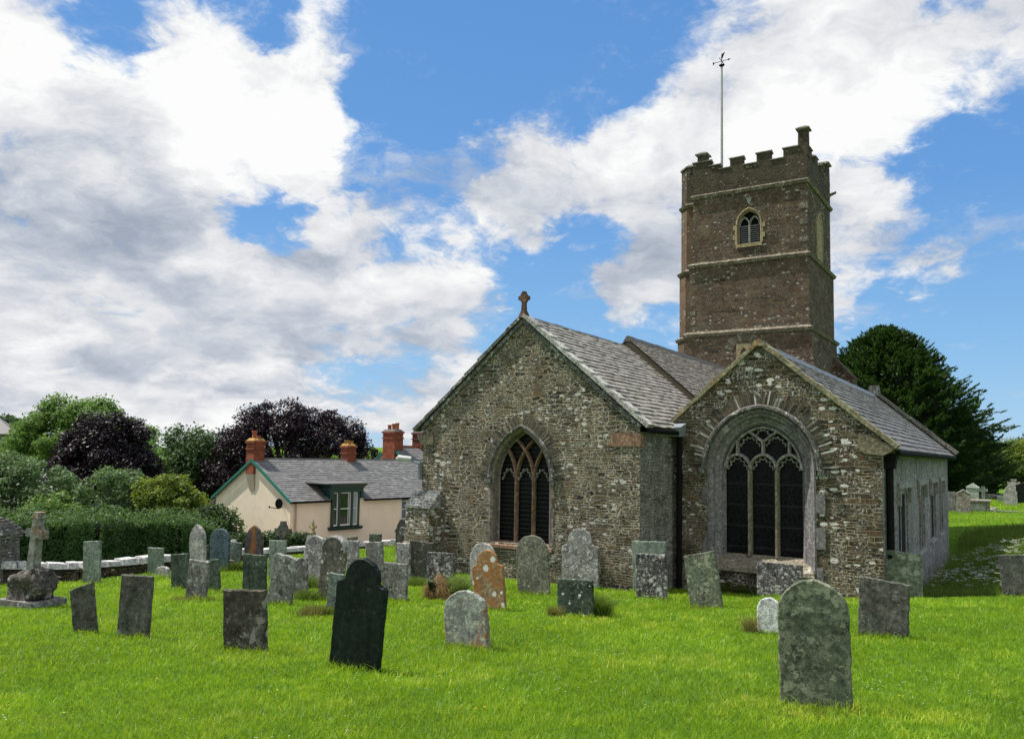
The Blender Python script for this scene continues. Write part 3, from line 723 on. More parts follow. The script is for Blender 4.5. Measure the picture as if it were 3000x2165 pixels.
def gable_coping(mb, xa, za, xb, zb, y0, y1, th, n, step=.018):
    """row of lapped slabs from (xa,za) low end to (xb,zb) apex"""
    d = Vector((xb - xa, 0, zb - za)); L = d.length; d.normalize(); nr = Vector((-d.z, 0, d.x))
    if nr.z < 0: nr = -nr
    for i in range(n):
        a, b = L * i / n - (.03 if i else 0), L * (i + 1) / n
        p = lambda s, h: Vector((xa, 0, za)) + d * s + nr * h
        hh = th * random.uniform(.9, 1.2); yy = y0 + random.uniform(-.012, .012)
        q = [p(a, 0), p(b, -.004), p(b, hh - step), p(a, hh + step * random.random())]
        f = [(v.x, yy, v.z) for v in q]; bk = [(v.x, y1, v.z) for v in q]
        if d.x < 0: f, bk = bk, f
        mb.hexa(f[::-1], bk[::-1])

def tre(mb, cx, zs, a, h, w, d, y):
    """cusped (cinquefoil) head inside a light of half width a: a chain of small lobes hung under the arch"""
    P = arch_path(cx, zs, a * .98, h, 16)
    c = Vector((cx, zs + h * .18)); idx = [0, 5, 11, 16, 21, 27, 32]
    pts = []
    for i, j in zip(idx, idx[1:]):
        A, B = Vector(P[min(i, len(P) - 1)]), Vector(P[min(j, len(P) - 1)])
        Ai, Bi = A.lerp(c, .30 if i not in (0, 32) else .12), B.lerp(c, .30 if j not in (0, 32) else .12)
        mid = Vector(P[(i + j) // 2])
        for k in range(6):
            t = k / 6; e = math.sin(math.pi * t) ** .6
            q = Ai.lerp(Bi, t).lerp(mid, e * .93); pts.append((q.x, q.y))
    pts.append(tuple(Vector(P[-1]).lerp(c, .12)))
    mb.sweep(pts, w, d, y)

# ---- chancel
cx0, cx1, cxc, cy = -14.37, -7.79, -11.08, 18.05
win_c = opening(-11.13, -.60, 1.0, .89, 1.355)
w = CB()
outer = [(-14.40, -2.4), (-7.77, -2.4), (-7.79, 2.50), (-11.09, 5.28), (-14.34, 2.50)]
w.holed_y(outer, [win_c], cy, .30)
w.build('chancel_wall', MAT['chancel'], church)
w = CB()
w.add([(-7.775, 18.06, -2.4), (-7.79, 24.5, -2.4), (-7.79, 24.5, 2.3), (-7.79, 18.06, 2.28)], [(0, 1, 2, 3)])
w.add([(-14.38, 24.5, -2.4), (-14.40, 18.06, -2.4), (-14.34, 18.06, 2.36), (-14.34, 24.5, 2.36)], [(0, 1, 2, 3)])
w.build('side_wall', MAT['side'], church)
wn = MB(CO); frame_rings(wn, -11.13, cy, -.60, 1.0, [(.93, 1.40, -.012), (.91, 1.375, -.02), (.88, 1.345, .02), (.855, 1.315, .05), (.84, 1.30, .28), (.80, 1.25, .30)])
win = wn.build('east_window', MAT['grey_red'], church)
g = CB(); g.add([(x, cy + .36, z) for x, z in opening(-11.14, -.62, 1.0, .83, 1.28)], [tuple(range(27))]); g.build('glass', MAT['grille'], win)
tb = CB(); a0, h0 = .79, 1.24; RR = (a0 * a0 + h0 * h0) / (2 * a0); yt = cy + .27
for mx in (-.262, .268):
    tb.sweep([(-11.14 + mx, -.6), (-11.14 + mx, .3), (-11.14 + mx, 1.0)], .075, .14, yt)
    for sgn in (1, -1):
        pts = []
        for i in range(15):
            th = i / 14 * 1.25
            q = Vector((mx + sgn * (RR - RR * math.cos(th)), RR * math.sin(th)))
            lim = arch_half(a0, h0, 30); hz = max((z for x, z in lim if x <= -abs(q.x)), default=0)
            if abs(q.x) > a0 - .02 or q.y > hz + .03: break
            pts.append((-11.14 + q.x, 1.0 + q.y))
        if len(pts) > 1: tb.sweep(pts, .07, .13, yt + .004 * sgn)
tb.build('tracery', MAT['red_stone'], win)
for lx in (-.505, .003, .505):
    tb = CB(); c = -11.14 + lx; tre(tb, c, 1.02, .225, .34, .032, .07, yt + .02); tb.build('cusping', MAT['tracery'], win)
h = CB(); h.sweep(arch_path(-11.10, 1.03, .97, 1.41, 16), .085, .14, cy - .03, closed=False); h.box(-12.14, -12.00, cy - .10, cy + .04, .93, 1.05); h.box(-10.20, -10.06, cy - .10, cy + .04, .93, 1.05); h.build('hood_mould', MAT['verge_dark'], win)
sl = CB(); sl.hexa([(-12.10, cy - .06, -.74), (-10.14, cy - .06, -.74), (-10.14, cy + .3, -.74), (-12.10, cy + .3, -.74)], [(-12.10, cy - .06, -.66), (-10.14, cy - .06, -.66), (-10.14, cy + .3, -.57), (-12.10, cy + .3, -.57)]); sl.build('sill', MAT['red_stone'], win)
vz = CB(); voussoirs(vz, -11.10, cy, 1.03, 1.02, 1.46, .30, .045, .006); vz.build('relieving_arch', MAT['arch_stone_dark'], church)
for i in range(7):
    zz = -.58 + i * .235
    for sx in (-1, 1):
        jb = CB(); wd = random.uniform(.04, .12); x0 = -11.13 + sx * .93; jb.box(min(x0, x0 + sx * wd), max(x0, x0 + sx * wd), cy - .012 - .006 * random.random(), cy + .05, zz, zz + .215); jb.build('jamb_stone', MAT['grey_red'], win)
# buttress at the corner, verge slabs, kneelers, ridge
b = CB()
b.hexa([(-14.62, 17.30, -2.3), (-13.62, 17.30, -2.3), (-13.60, cy, -2.3), (-14.62, cy, -2.3)], [(-14.60, 17.36, -.92), (-13.62, 17.36, -.92), (-13.60, cy, -.92), (-14.60, cy, -.92)])
b.hexa([(-14.60, 17.33, -.92), (-13.6, 17.33, -.92), (-13.6, cy, -.92), (-14.60, cy, -.92)], [(-14.52, 17.52, -.70), (-13.66, 17.52, -.70), (-13.62, cy, -.70), (-14.52, cy, -.70)])
b.hexa([(-14.52, 17.52, -.70), (-13.66, 17.52, -.70), (-13.62, cy, -.70), (-14.52, cy, -.70)], [(-14.48, 17.54, .20), (-13.67, 17.54, .20), (-13.64, cy, .20), (-14.48, cy, .20)])
b.build('buttress', MAT['chancel'], church)
b = CB()
for i in range(6):
    t = i / 6; b.box(-14.52 + .02 * random.random(), -13.64 - .02 * random.random(), 17.50 + t * .54, cy + .01, .20 + t * .46, .20 + t * .46 + .075)
b.build('buttress_cap', MAT['whitelichen'], church)
v = CB(); gable_coping(v, -14.62, 2.30, -11.09, 5.31, cy - .09, cy + .22, .085, 8); v.build('verge_coping', MAT['verge_dark'], church)
v = CB(); gable_coping(v, -7.58, 2.37, -11.09, 5.31, cy - .11, cy + .26, .095, 9, .03); v.build('verge_coping', MAT['verge_white'], church)
v = CB()
for x0, x1, z0, z1 in ((-14.40, -11.09, 2.42, 5.26), (-7.74, -11.09, 2.42, 5.26)):
    d = Vector((x1 - x0, 0, z1 - z0)).normalized(); nr = Vector((d.z, 0, -d.x)) if x0 < x1 else Vector((-d.z, 0, d.x))
    q = [Vector((x0, 0, z0)), Vector((x1, 0, z1)), Vector((x1, 0, z1 - .13)), Vector((x0, 0, z0)) + nr * .10]
    if x0 > x1: q = q[::-1]
    v.prism_y([(p.x, p.z) for p in q[::-1]], cy - .05, cy + .02)
v.build('barge_mortar', MAT['verge_dark'], church)
k = CB(); k.box(-8.56, -7.76, cy - .03, cy + .3, 1.93, 2.24); k.build('kneeler', MAT['red_stone'], church)
k = CB(); k.prism_y([(-14.56, 2.22), (-14.50, 2.06), (-14.36, 1.93), (-13.98, 1.93), (-13.98, 2.24)], cy - .035, cy + .3); k.build('kneeler', MAT['kneeler'], church)
rf = CB(); s85 = Vector((-3.43, 0, 2.90)).normalized()
slates(rf, (-7.60, cy - .02, 2.40), (0, 1, 0), s85, 6.5, 4.50, .27, .175)
rf.build('chancel_roof', MAT['slate_light'], church)
rf = CB(); s2 = Vector((3.43, 0, 2.90)).normalized()
slates(rf, (-14.56, cy - .02, 2.38), (0, 1, 0), s2, 6.5, 4.50, .45, .3)
rf.build('chancel_roof', MAT['slate_light'], church)
def ridge(x, y0, y1, z, mat, wd=.17, name='ridge'):
    m = CB(); y = y0
    while y < y1:
        l = min(.46, y1 - y); dz = random.uniform(-.008, .008)
        m.hexa([(x - wd, y, z - wd * .85 + dz), (x + wd, y, z - wd * .85 + dz), (x + wd, y + l - .01, z - wd * .85 + dz), (x - wd, y + l - .01, z - wd * .85 + dz)], [(x - .045, y, z + .035 + dz), (x + .045, y, z + .035 + dz), (x + .045, y + l - .01, z + .035 + dz), (x - .045, y + l - .01, z + .035 + dz)]); y += l
    return m.build(name, mat, church)
ridge(-11.09, cy + .2, 24.4, 5.31, MAT['ridge'])
# gable cross
gc = CB()
gc.hexa([(-11.21, cy - .10, 5.28), (-10.97, cy - .10, 5.28), (-10.97, cy + .14, 5.28), (-11.21, cy + .14, 5.28)], [(-11.15, cy - .06, 5.46), (-11.03, cy - .06, 5.46), (-11.03, cy + .09, 5.46), (-11.15, cy + .09, 5.46)])
gc.hexa([(-11.145, cy - .055, 5.44), (-11.035, cy - .055, 5.44), (-11.035, cy + .075, 5.44), (-11.145, cy + .075, 5.44)], [(-11.13, cy - .045, 5.82), (-11.05, cy - .045, 5.82), (-11.05, cy + .065, 5.82), (-11.13, cy + .065, 5.82)])
gc.prism_y([(-11.135, 5.68), (-11.045, 5.68), (-10.985, 5.75), (-10.94, 5.76), (-10.94, 5.85), (-10.985, 5.86), (-11.045, 5.94), (-11.05, 5.98), (-11.13, 5.98), (-11.135, 5.94), (-11.195, 5.86), (-11.24, 5.85), (-11.24, 5.76), (-11.195, 5.75)], cy - .05, cy + .07)
gc.build('gable_cross', MAT['rustwood'], church)
fl = CB(); fl.box(-14.44, -14.38, 17.96, 18.12, .95, 1.45); fl.tube([(-14.41, 17.98, 1.40), (-14.75, 17.82, 1.52)], .03); fl.build('lamp_bracket', MAT['lead'], church)
fl = CB(); fl.tube([(-14.60, 17.85, 1.52), (-14.95, 17.72, 1.55), (-15.02, 17.70, 1.52)], [.075, .085, .03], 10); fl.build('floodlight', MAT['white_metal'], church)

# ---- north aisle
ay = 20.29; axc = -5.56
win_a = opening(-5.57, -1.03, 1.42, 1.28, 1.42)
w = CB()
w.holed_y([(-8.32, -2.8), (-2.80, -2.8), (-2.80, 2.19), (-5.56, 4.52), (-8.32, 2.19)], [win_a], ay, .36)
w.build('aisle_wall', MAT['aisle'], church)
wn = CB(); frame_rings(wn, -5.57, ay, -1.03, 1.42, [(1.33, 1.50, -.018), (1.285, 1.43, -.03), (1.24, 1.385, .03), (1.19, 1.33, .05), (1.17, 1.31, .12), (1.06, 1.20, .19), (1.02, 1.16, .20), (.965, 1.10, .30), (.94, 1.07, .34)])
awin = wn.build('east_window', MAT['dressed'], church)
g = CB(); g.add([(x, ay + .40, z) for x, z in opening(-5.57, -.80, 1.42, .97, 1.10)], [tuple(range(27))]); g.build('glass', MAT['leaded'], awin)
tb = CB(); yt = ay + .30
for mx in (-.335, .335): tb = CB(); tb.sweep([(-5.57 + mx, -.74), (-5.57 + mx, .4), (-5.57 + mx, 1.42)], .11, .18, yt); tb.build('mullion', MAT['mullion'], awin)
tb = CB()
for lx in (-.64, 0, .64):
    tb.sweep(arch_path(-5.57 + lx, 1.42, .318, .37, 10), .085, .16, yt + .003)
tb.sweep([(-5.57, 1.76), (-5.57, 2.12)], .085, .15, yt)
for sx in (-1, 1):
    tb.sweep([(-5.57, 2.10), (-5.57 + sx * .16, 2.23), (-5.57 + sx * .34, 2.36)], .075, .14, yt + .002)
    tb.sweep([(-5.57 + sx * .64, 1.76), (-5.57 + sx * .64, 2.12)], .085, .15, yt)
tb.sweep(arch_path(-5.57, 1.42, .925, 1.05, 12), .07, .15, yt + .006)
tre_ = tb
tb.build('tracery', MAT['tracery'], awin)
for c_ in ((-.64, 1.40, .27, .34), (0, 1.40, .27, .34), (.64, 1.40, .27, .34), (-.32, 1.98, .265, .27), (.32, 1.98, .265, .27), (0, 2.24, .19, .20)):
    tb = CB(); tre(tb, -5.57 + c_[0], *c_[1:], .034, .08, yt + .02); tb.build('cusping', MAT['tracery'], awin)
h = CB(); h.sweep(arch_path(-5.57, 1.44, 1.41, 1.53, 18), .13, .18, ay - .04)
for sx in (-1, 1): h.hexa([(-5.57 + sx * 1.47 - .09, ay - .12, 1.30), (-5.57 + sx * 1.47 + .09, ay - .12, 1.30), (-5.57 + sx * 1.47 + .09, ay + .03, 1.30), (-5.57 + sx * 1.47 - .09, ay + .03, 1.30)], [(-5.57 + sx * 1.45 - .06, ay - .13, 1.46), (-5.57 + sx * 1.45 + .06, ay - .13, 1.46), (-5.57 + sx * 1.45 + .06, ay + .03, 1.46), (-5.57 + sx * 1.45 - .06, ay + .03, 1.46)])
h.build('hood_mould', MAT['verge_dark'], awin)
sl = CB(); sl.hexa([(-6.86, ay - .10, -1.10), (-4.28, ay - .10, -1.10), (-4.28, ay + .38, -1.10), (-6.86, ay + .38, -1.10)], [(-6.84, ay - .08, -1.0), (-4.30, ay - .08, -1.0), (-4.5, ay + .36, -.70), (-6.64, ay + .36, -.70)]); sl.build('sill', MAT['mullion'], awin)
vz = CB(); voussoirs(vz, -5.57, ay, 1.44, 1.485, 1.605, .36, .055, .016); vz.build('relieving_arch', MAT['arch_stone'], church)
for z0, z1, wd in ((.42, .88, .20), (-.42, .08, .20), (-1.3, -.86, .14)): q = CB(); q.box(-4.245, -4.24 + wd, ay - .025, ay + .05, z0, z1); q.build('jamb_stone', MAT['dressed'], awin)
for z0, z1, wd in ((.55, .95, .13), (-.9, -.35, .10)): q = CB(); q.box(-6.90 - wd, -6.895, ay - .025, ay + .05, z0, z1); q.build('jamb_stone', MAT['dressed'], awin)
k = CB(); k.prism_y([(-3.28, 2.33), (-3.30, 1.98), (-3.18, 1.84), (-2.78, 1.80), (-2.62, 1.88), (-2.50, 2.0), (-2.62, 2.06)], ay - .06, ay + .4); k.build('kneeler', MAT['kneeler'], church)
v = CB(); gable_coping(v, -2.50, 1.96, -5.56, 4.53, ay - .09, ay + .27, .10, 7, .006); gable_coping(v, -8.0, 2.44, -5.56, 4.53, ay - .09, ay + .27, .10, 5, .006); v.prism_y([(-5.74, 4.48), (-5.38, 4.48), (-5.44, 4.60), (-5.56, 4.66), (-5.68, 4.60)], ay - .10, ay + .28); v.build('gable_coping', MAT['coping_yellow'], church)
w = CB()
aw1 = 38.4
ops = [(22.95, 24.95, -1.0, .90), (27.45, 29.25, -1.0, .90), (31.05, 32.95, -.95, .90), (34.4, 35.9, -.95, .90)]
polys = [[Vector((y, z, 0)) for y, z in ((ay + .002, -3), (aw1, -3), (aw1, 1.98), (ay + .002, 1.98))]] + [[Vector(p + (0,)) for p in ((a, z0), (b_, z0), (b_, z1), (a, z1))] for a, b_, z0, z1 in ops]
flat = [p for q_ in polys for p in q_]
fs = []
for tr in tessellate_polygon(polys):
    a, b_, c = (flat[i] for i in tr); fs.append(tr if (b_ - a).cross(c - a).z > 0 else tr[::-1])
w.add([(-2.80, p.x, p.y) for p in flat], fs, .5)
for a, b_, z0, z1 in ops: w.add([(-2.80, a, z0), (-2.80, b_, z0), (-2.80, b_, z1), (-2.80, a, z1), (-2.87, a, z0), (-2.87, b_, z0), (-2.87, b_, z1), (-2.87, a, z1)], [(0, 1, 5, 4), (1, 2, 6, 5), (2, 3, 7, 6), (3, 0, 4, 7)], .5)
w.add([(-2.80, aw1, -3), (-8.3, aw1, -3), (-8.3, aw1, 2), (-5.56, aw1, 4.42), (-2.80, aw1, 2)], [(0, 1, 2, 3, 4)], .5)
w.build('aisle_side_wall', MAT['roughcast'], church)
for a, b_, z0, z1 in ops:
    fr = CB(); pr = -2.862 if round(a) in (23, 31) else -2.81
    fr.box(-2.95, -2.863, a, a + .10, z0, z1); fr.box(-2.95, -2.85, b_ - .14, b_, z0, z1); fr.box(-2.95, -2.863, a + .10, b_ - .14, z1 - .10, z1)
    m_ = (a + b_) / 2; fr.box(-2.95, pr, m_ - .06, m_ + .06, z0, z1 - .10)
    if pr > -2.84: fr.box(-2.95, pr, a + .10, a + .24, z0, z1 - .10)
    sw_ = fr.build('side_window', MAT['tracery'], church)
    g = CB(); g.add([(-2.868, a + .02, z0), (-2.868, b_, z0), (-2.868, b_, z1), (-2.868, a + .02, z1)], [(0, 1, 2, 3)]); g.build('glass', MAT['void'], sw_)
    lb = CB(); lb.hexa([(-2.81, a - .25, .98), (-2.70, a - .25, .98), (-2.70, b_ + .25, .98), (-2.81, b_ + .25, .98)], [(-2.81, a - .25, 1.16), (-2.73, a - .25, 1.10), (-2.73, b_ + .25, 1.10), (-2.81, b_ + .25, 1.16)])
    for yy in (a - .25, b_ + .05): lb.box(-2.81, -2.71, yy, yy + .2, .55, .985)
    lb.build('label_mould', MAT['tracery'], sw_)
    si = CB(); si.hexa([(-3.05, a - .08, z0 - .12), (-2.74, a - .08, z0 - .12), (-2.74, b_ + .08, z0 - .12), (-3.05, b_ + .08, z0 - .12)], [(-3.05, a - .08, z0 + .03), (-2.76, a - .08, z0 - .06), (-2.76, b_ + .08, z0 - .06), (-3.05, b_ + .08, z0 + .03)]); si.build('sill', MAT['tracery'], sw_)
rf = CB(); slates(rf, (-2.52, ay + .25, 1.93), (0, 1, 0), Vector((-3.04, 0, 2.60)), 18.1, 3.98, .34, .23); rf.build('aisle_roof', MAT['slate_aisle'], church)
rf = CB(); slates(rf, (-8.6, ay + .25, 1.93), (0, 1, 0), Vector((3.04, 0, 2.60)), 18.1, 3.98, .6, .4); rf.build('aisle_roof', MAT['slate_aisle'], church)
ridge(-5.56, ay + .27, 38.3, 4.55, MAT['ridge_blue'])
v = CB(); gable_coping(v, -2.46, 2.0, -5.56, 4.66, 38.2, 38.6, .13, 7, .006); v.hexa([(-5.80, 38.15, 4.52), (-5.32, 38.15, 4.52), (-5.32, 38.65, 4.52), (-5.80, 38.65, 4.52)], [(-5.74, 38.2, 4.98), (-5.38, 38.2, 4.98), (-5.38, 38.6, 4.98), (-5.74, 38.6, 4.98)]); v.build('gable_coping', MAT['string_grey'], church)
gt = CB(); gt.tube([(-2.50, ay + .3, 1.87), (-2.50, 38.2, 1.87)], .065); gt.build('gutter', MAT['iron'], church)
dp = CB(); dp.tube([(-2.70, 20.72, 1.86), (-2.70, 20.72, -1.9)], .085, 10); dp.hexa([(-2.82, 20.60, 1.50), (-2.58, 20.60, 1.50), (-2.58, 20.84, 1.50), (-2.82, 20.84, 1.50)], [(-2.86, 20.54, 1.84), (-2.52, 20.54, 1.84), (-2.52, 20.90, 1.84), (-2.86, 20.90, 1.84)])
dp.tube([(-2.70, 20.72, -.55), (-2.70, 20.72, -.47)], .11, 10); dp.build('downpipe', MAT['iron'], church)
dp = CB(); dp.tube([(-7.58, 20.12, 2.28), (-7.60, 20.16, 2.0), (-7.60, 20.16, -1.7)], .075, 10)
for zz in (1.2, 0, -1): dp.tube([(-7.60, 20.16, zz), (-7.60, 20.16, zz + .08)], .095, 10)
dp.build('downpipe', MAT['iron'], church)
lh = CB(); lh.hexa([(-7.80, 19.90, 2.22), (-7.50, 19.90, 2.22), (-7.50, 20.28, 2.22), (-7.80, 20.28, 2.22)], [(-7.92, 19.84, 2.46), (-7.44, 19.84, 2.46), (-7.44, 20.28, 2.58), (-7.92, 20.28, 2.58)]); lh.build('rainwater_head', MAT['lead'], church)
gt = CB(); gt.tube([(-7.55, cy, 2.31), (-7.55, 19.9, 2.31)], .06); gt.build('gutter', MAT['iron'], church)

# ---- nave
w = CB(); w.prism_y([(-14.4, -2.5), (-7.75, -2.5), (-7.75, 2.6), (-10.95, 5.40), (-14.4, 2.5)], 24.45, 36.9); w.build('nave_wall', MAT['side'], church)
w = CB(); w.prism_y([(-7.62, 2.28), (-7.62, 2.62), (-10.95, 5.50), (-14.5, 2.45), (-14.5, 2.1), (-10.95, 5.14)], 24.40, 24.60); w.build('gable_board', MAT['render_brown'], church)
rf = CB(); slates(rf, (-7.40, 24.34, 2.50), (0, 1, 0), Vector((-3.55, 0, 3.06)), 12.6, 4.69, .27, .175); rf.build('nave_roof', MAT['slate_nave'], church)
rf = CB(); slates(rf, (-14.55, 24.34, 2.45), (0, 1, 0), Vector((3.60, 0, 3.10)), 12.6, 4.75, .6, .4); rf.build('nave_roof', MAT['slate_nave'], church)
ridge(-10.95, 24.34, 36.9, 5.60, MAT['ridge'])

# ---- tower
def rect(x0, x1, y0, y1): return [(x0, y0), (x1, y0), (x1, y1), (x0, y1)]
stages = [(-2.0, 7.50, rect(-13.62, -7.86, 36.85, 42.66)), (7.50, 10.82, rect(-13.43, -7.93, 36.93, 42.38)), (10.82, 14.18, rect(-13.28, -8.00, 37.0, 42.05)), (14.18, 15.38, rect(-13.26, -7.98, 37.0, 42.0))]
bw = opening(-10.60, 11.62, 12.55, .50, .66, 8)
w = CB()
for i, (z0, z1, p) in enumerate(stages):
    (x0, y0), (x1, _), (_, y1), _ = p
    if i == 2:
        w.holed_y([(x0, z0), (x1, z0), (x1, z1), (x0, z1)], [bw], y0, .3)
    elif i == 3: continue
    else: w.add([(x0, y0, z0), (x1, y0, z0), (x1, y0, z1), (x0, y0, z1)], [(0, 1, 2, 3)], .5)
    w.add([(x1, y0, z0), (x1, y1, z0), (x1, y1, z1), (x1, y0, z1)], [(0, 1, 2, 3)], .5)
    w.add([(x1, y1, z0), (x0, y1, z0), (x0, y1, z1), (x1, y1, z1)], [(0, 1, 2, 3)], .5)
    w.add([(x0, y1, z0), (x0, y0, z0), (x0, y0, z1), (x0, y1, z1)], [(0, 1, 2, 3)], .5)
w.hexa([(-7.87, 36.80, -2), (-7.30, 36.80, -2), (-7.30, 37.9, -2), (-7.87, 37.9, -2)], [(-7.95, 36.84, 7.35), (-7.855, 36.84, 7.35), (-7.855, 37.6, 7.35), (-7.95, 37.6, 7.35)])
w.build('tower_wall', MAT['tower'], church)
# stair turret on the south-east corner
tur = [(-13.20, 38.05), (-13.20, 40.0), (-14.05, 40.0), (-14.42, 39.6), (-14.42, 38.50), (-13.98, 38.05)]
tur = [(-13.20, 40.0), (-14.05, 40.0), (-14.42, 39.6), (-14.42, 38.50), (-13.98, 38.05), (-13.20, 38.05)]
t = CB()
for z0, z1, e in ((-2, 7.50, .16), (7.5, 10.82, .08), (10.82, 14.18, .0)): t.prism(tur, z0, z1, e, e)
t.build('stair_turret', MAT['tower_turret'], church)
t = CB(); t.prism(tur, 14.18, 16.10, -.01, -.01); t.build('turret_parapet', MAT['parapet'], church)
t = CB(); t.prism(tur, 16.10, 16.17, .05, .05); t.prism(tur, 16.17, 16.30, .05, -.12); t.build('turret_coping', MAT['string_grey'], church)
for zs_, p in ((7.50, stages[0][2]), (10.82, stages[1][2]), (14.18, stages[2][2])):
    t = CB(); t.prism(p, zs_ - .12, zs_ + .02, .06, .13); t.prism(p, zs_ + .02, zs_ + .16, .13, -.09)
    e = .16 if zs_ < 8 else (.08 if zs_ < 11 else 0); t.prism(tur, zs_ - .12, zs_ + .02, e + .06, e + .13); t.prism(tur, zs_ + .02, zs_ + .16, e + .13, e - .09)
    t.build('string_course', MAT['string'], church)
# battlements: a low parapet wall all round, merlons with weathered caps, pinnacles
par = CB(); X0, X1, Y0_, Y1_ = -13.26, -7.98, 37.0, 42.0
par.box(X0, X1, Y0_, Y0_ + .42, 14.3, 15.36); par.box(X0, X1, Y1_ - .42, Y1_, 14.3, 15.36); par.box(X1 - .42, X1, Y0_ + .42, Y1_ - .42, 14.3, 15.36); par.box(X0, X0 + .42, Y0_ + .42, Y1_ - .42, 14.3, 15.36)
par.box(X0 + .42, X1 - .42, Y0_ + .42, Y1_ - .42, 14.3, 14.6)
mer = [(-11.47, -10.90, Y0_, Y0_ + .42, 15.76), (-10.23, -9.62, Y0_, Y0_ + .42, 15.78), (-9.02, -8.36, Y0_, Y0_ + .42, 15.78), (-13.26, -12.45, Y0_, Y0_ + .42, 15.85), (-12.45, -12.02, Y0_, Y0_ + .42, 15.58),
       (X1 - .42, X1, 37.45, 38.0, 15.8), (X1 - .42, X1, 38.7, 39.25, 15.78), (X1 - .42, X1, 40.0, 40.55, 15.78), (-9.4, -8.7, Y1_ - .42, Y1_, 15.78), (-10.9, -10.3, Y1_ - .42, Y1_, 15.78), (-12.4, -11.8, Y1_ - .42, Y1_, 15.78), (X0, X0 + .42, 40.3, 40.9, 15.78)]
for x0, x1, y0, y1, z in mer: par.box(x0, x1, y0, y1, 15.36, z)
par.build('parapet', MAT['parapet'], church)
def cap(x0, x1, y0, y1, z, e=.05, hh=.13):
    cp_ = CB()
    bt = [(x0 - e, y0 - e, z), (x1 + e, y0 - e, z), (x1 + e, y1 + e, z), (x0 - e, y1 + e, z)]
    md = [(p[0], p[1], z + .04) for p in bt]
    cx_, cy_ = (x0 + x1) / 2, (y0 + y1) / 2
    tp = [(x0 - e, cy_ - .05, z + hh), (x1 + e, cy_ - .05, z + hh), (x1 + e, cy_ + .05, z + hh), (x0 - e, cy_ + .05, z + hh)] if y1 - y0 <= .45 and y0 in (Y0_, Y1_ - .42) else [(cx_ - .05, y0 - e, z + hh), (cx_ + .05, y0 - e, z + hh), (cx_ + .05, y1 + e, z + hh), (cx_ - .05, y1 + e, z + hh)]
    cp_.hexa(bt, md); cp_.hexa(md, tp); cp_.build('coping_stone', MAT['string_grey'], church)
for x0, x1, y0, y1, z in mer: cap(x0, x1, y0, y1, z)
xs = [-13.26, -12.02, -11.47, -10.90, -10.23, -9.62, -9.02, -8.36, -7.98]
for i in (1, 3, 5): cap(xs[i] + .05, xs[i + 1] - .05, Y0_, Y0_ + .42, 15.36, .04, .10)
for px, py, pw, zt, nm in ((-8.17, 37.22, .43, 16.50, 'pinnacle'), (-12.85, 37.25, .46, 16.18, 'pinnacle'), (-8.25, 41.75, .55, 16.30, 'pinnacle'), (-13.0, 41.7, .5, 16.2, 'pinnacle')):
    t = CB(); hw = pw / 2; t.hexa([(px - hw, py - hw, 15.3), (px + hw, py - hw, 15.3), (px + hw, py + hw, 15.3), (px - hw, py + hw, 15.3)], [(px - hw * .93, py - hw * .93, zt), (px + hw * .93, py - hw * .93, zt), (px + hw * .93, py + hw * .93, zt), (px - hw * .93, py + hw * .93, zt)])
    pn = t.build(nm, MAT['parapet'], church)
    t = CB(); b4 = [(px - hw, py - hw), (px + hw, py - hw), (px + hw, py + hw), (px - hw, py + hw)]; t.prism(b4, zt, zt + .05, -.02, .08); t.prism(b4, zt + .05, zt + .10, .08, .08); t.prism(b4, zt + .10, zt + .22, .08, -.10); t.build('cap', MAT['string_grey'], pn)
# belfry window
bf = CB(); frame_rings(bf, -10.60, 37.0, 11.62, 12.55, [(.60, .76, -.025), (.56, .72, -.035), (.50, .66, .03), (.46, .60, .16)], 8); bf.box(-11.20, -10.0, 36.95, 37.3, 11.46, 11.62)
for i in range(4):
    for sx in (-1, 1):
        wd = .14 if i % 2 else .05; x0 = -10.6 + sx * .6; bf.box(min(x0, x0 + sx * wd), max(x0, x0 + sx * wd), 36.975, 37.05, 11.62 + i * .23, 11.62 + i * .23 + .22)
belf = bf.build('belfry_window', MAT['yellow_stone'], church)
tb = CB(); tb.sweep([(-10.60, 11.62), (-10.60, 12.5)], .10, .16, 37.12)
for sx in (-1, 1):
    tb.sweep(arch_path(-10.60 + sx * .235, 12.48, .235, .42, 8), .07, .14, 37.13 + .002 * sx)
tb.build('mullion', MAT['tracery'], belf)
tb = CB()
for sx in (-1, 1):
    for i in range(9):
        z = 11.66 + i * .098; xa, xb = sorted((-10.60 + sx * .05, -10.60 + sx * .44)); tb.hexa([(xa, 37.13, z), (xb, 37.13, z), (xb, 37.15, z), (xa, 37.15, z)], [(xa, 37.25, z + .085), (xb, 37.25, z + .085), (xb, 37.27, z + .085), (xa, 37.27, z + .085)])
tb.build('louvres', MAT['louvre'], belf)
g = CB(); g.add([(-11.12, 37.29, 11.6), (-10.08, 37.29, 11.6), (-10.08, 37.29, 13.3), (-11.12, 37.29, 13.3)], [(0, 1, 2, 3)]); g.build('dark_opening', MAT['void'], belf)
ks = CB(); ks.prism_y([(-10.72, 13.78), (-10.62, 13.46), (-10.56, 13.46), (-10.44, 13.78)], 36.975, 37.05); ks.build('keystone', MAT['tracery'], church)
nb = CB(); yb = -7.995
path = [(p[0] + 39.35, p[1]) for p in arch_path(0, 12.35, .55, .8, 8)]
Mx = [(38.80, 11.0)] + path + [(39.90, 11.0)]
nb.add([(-7.96, y, z) for y, z in Mx], [tuple(range(len(Mx)))[::-1]], .5)
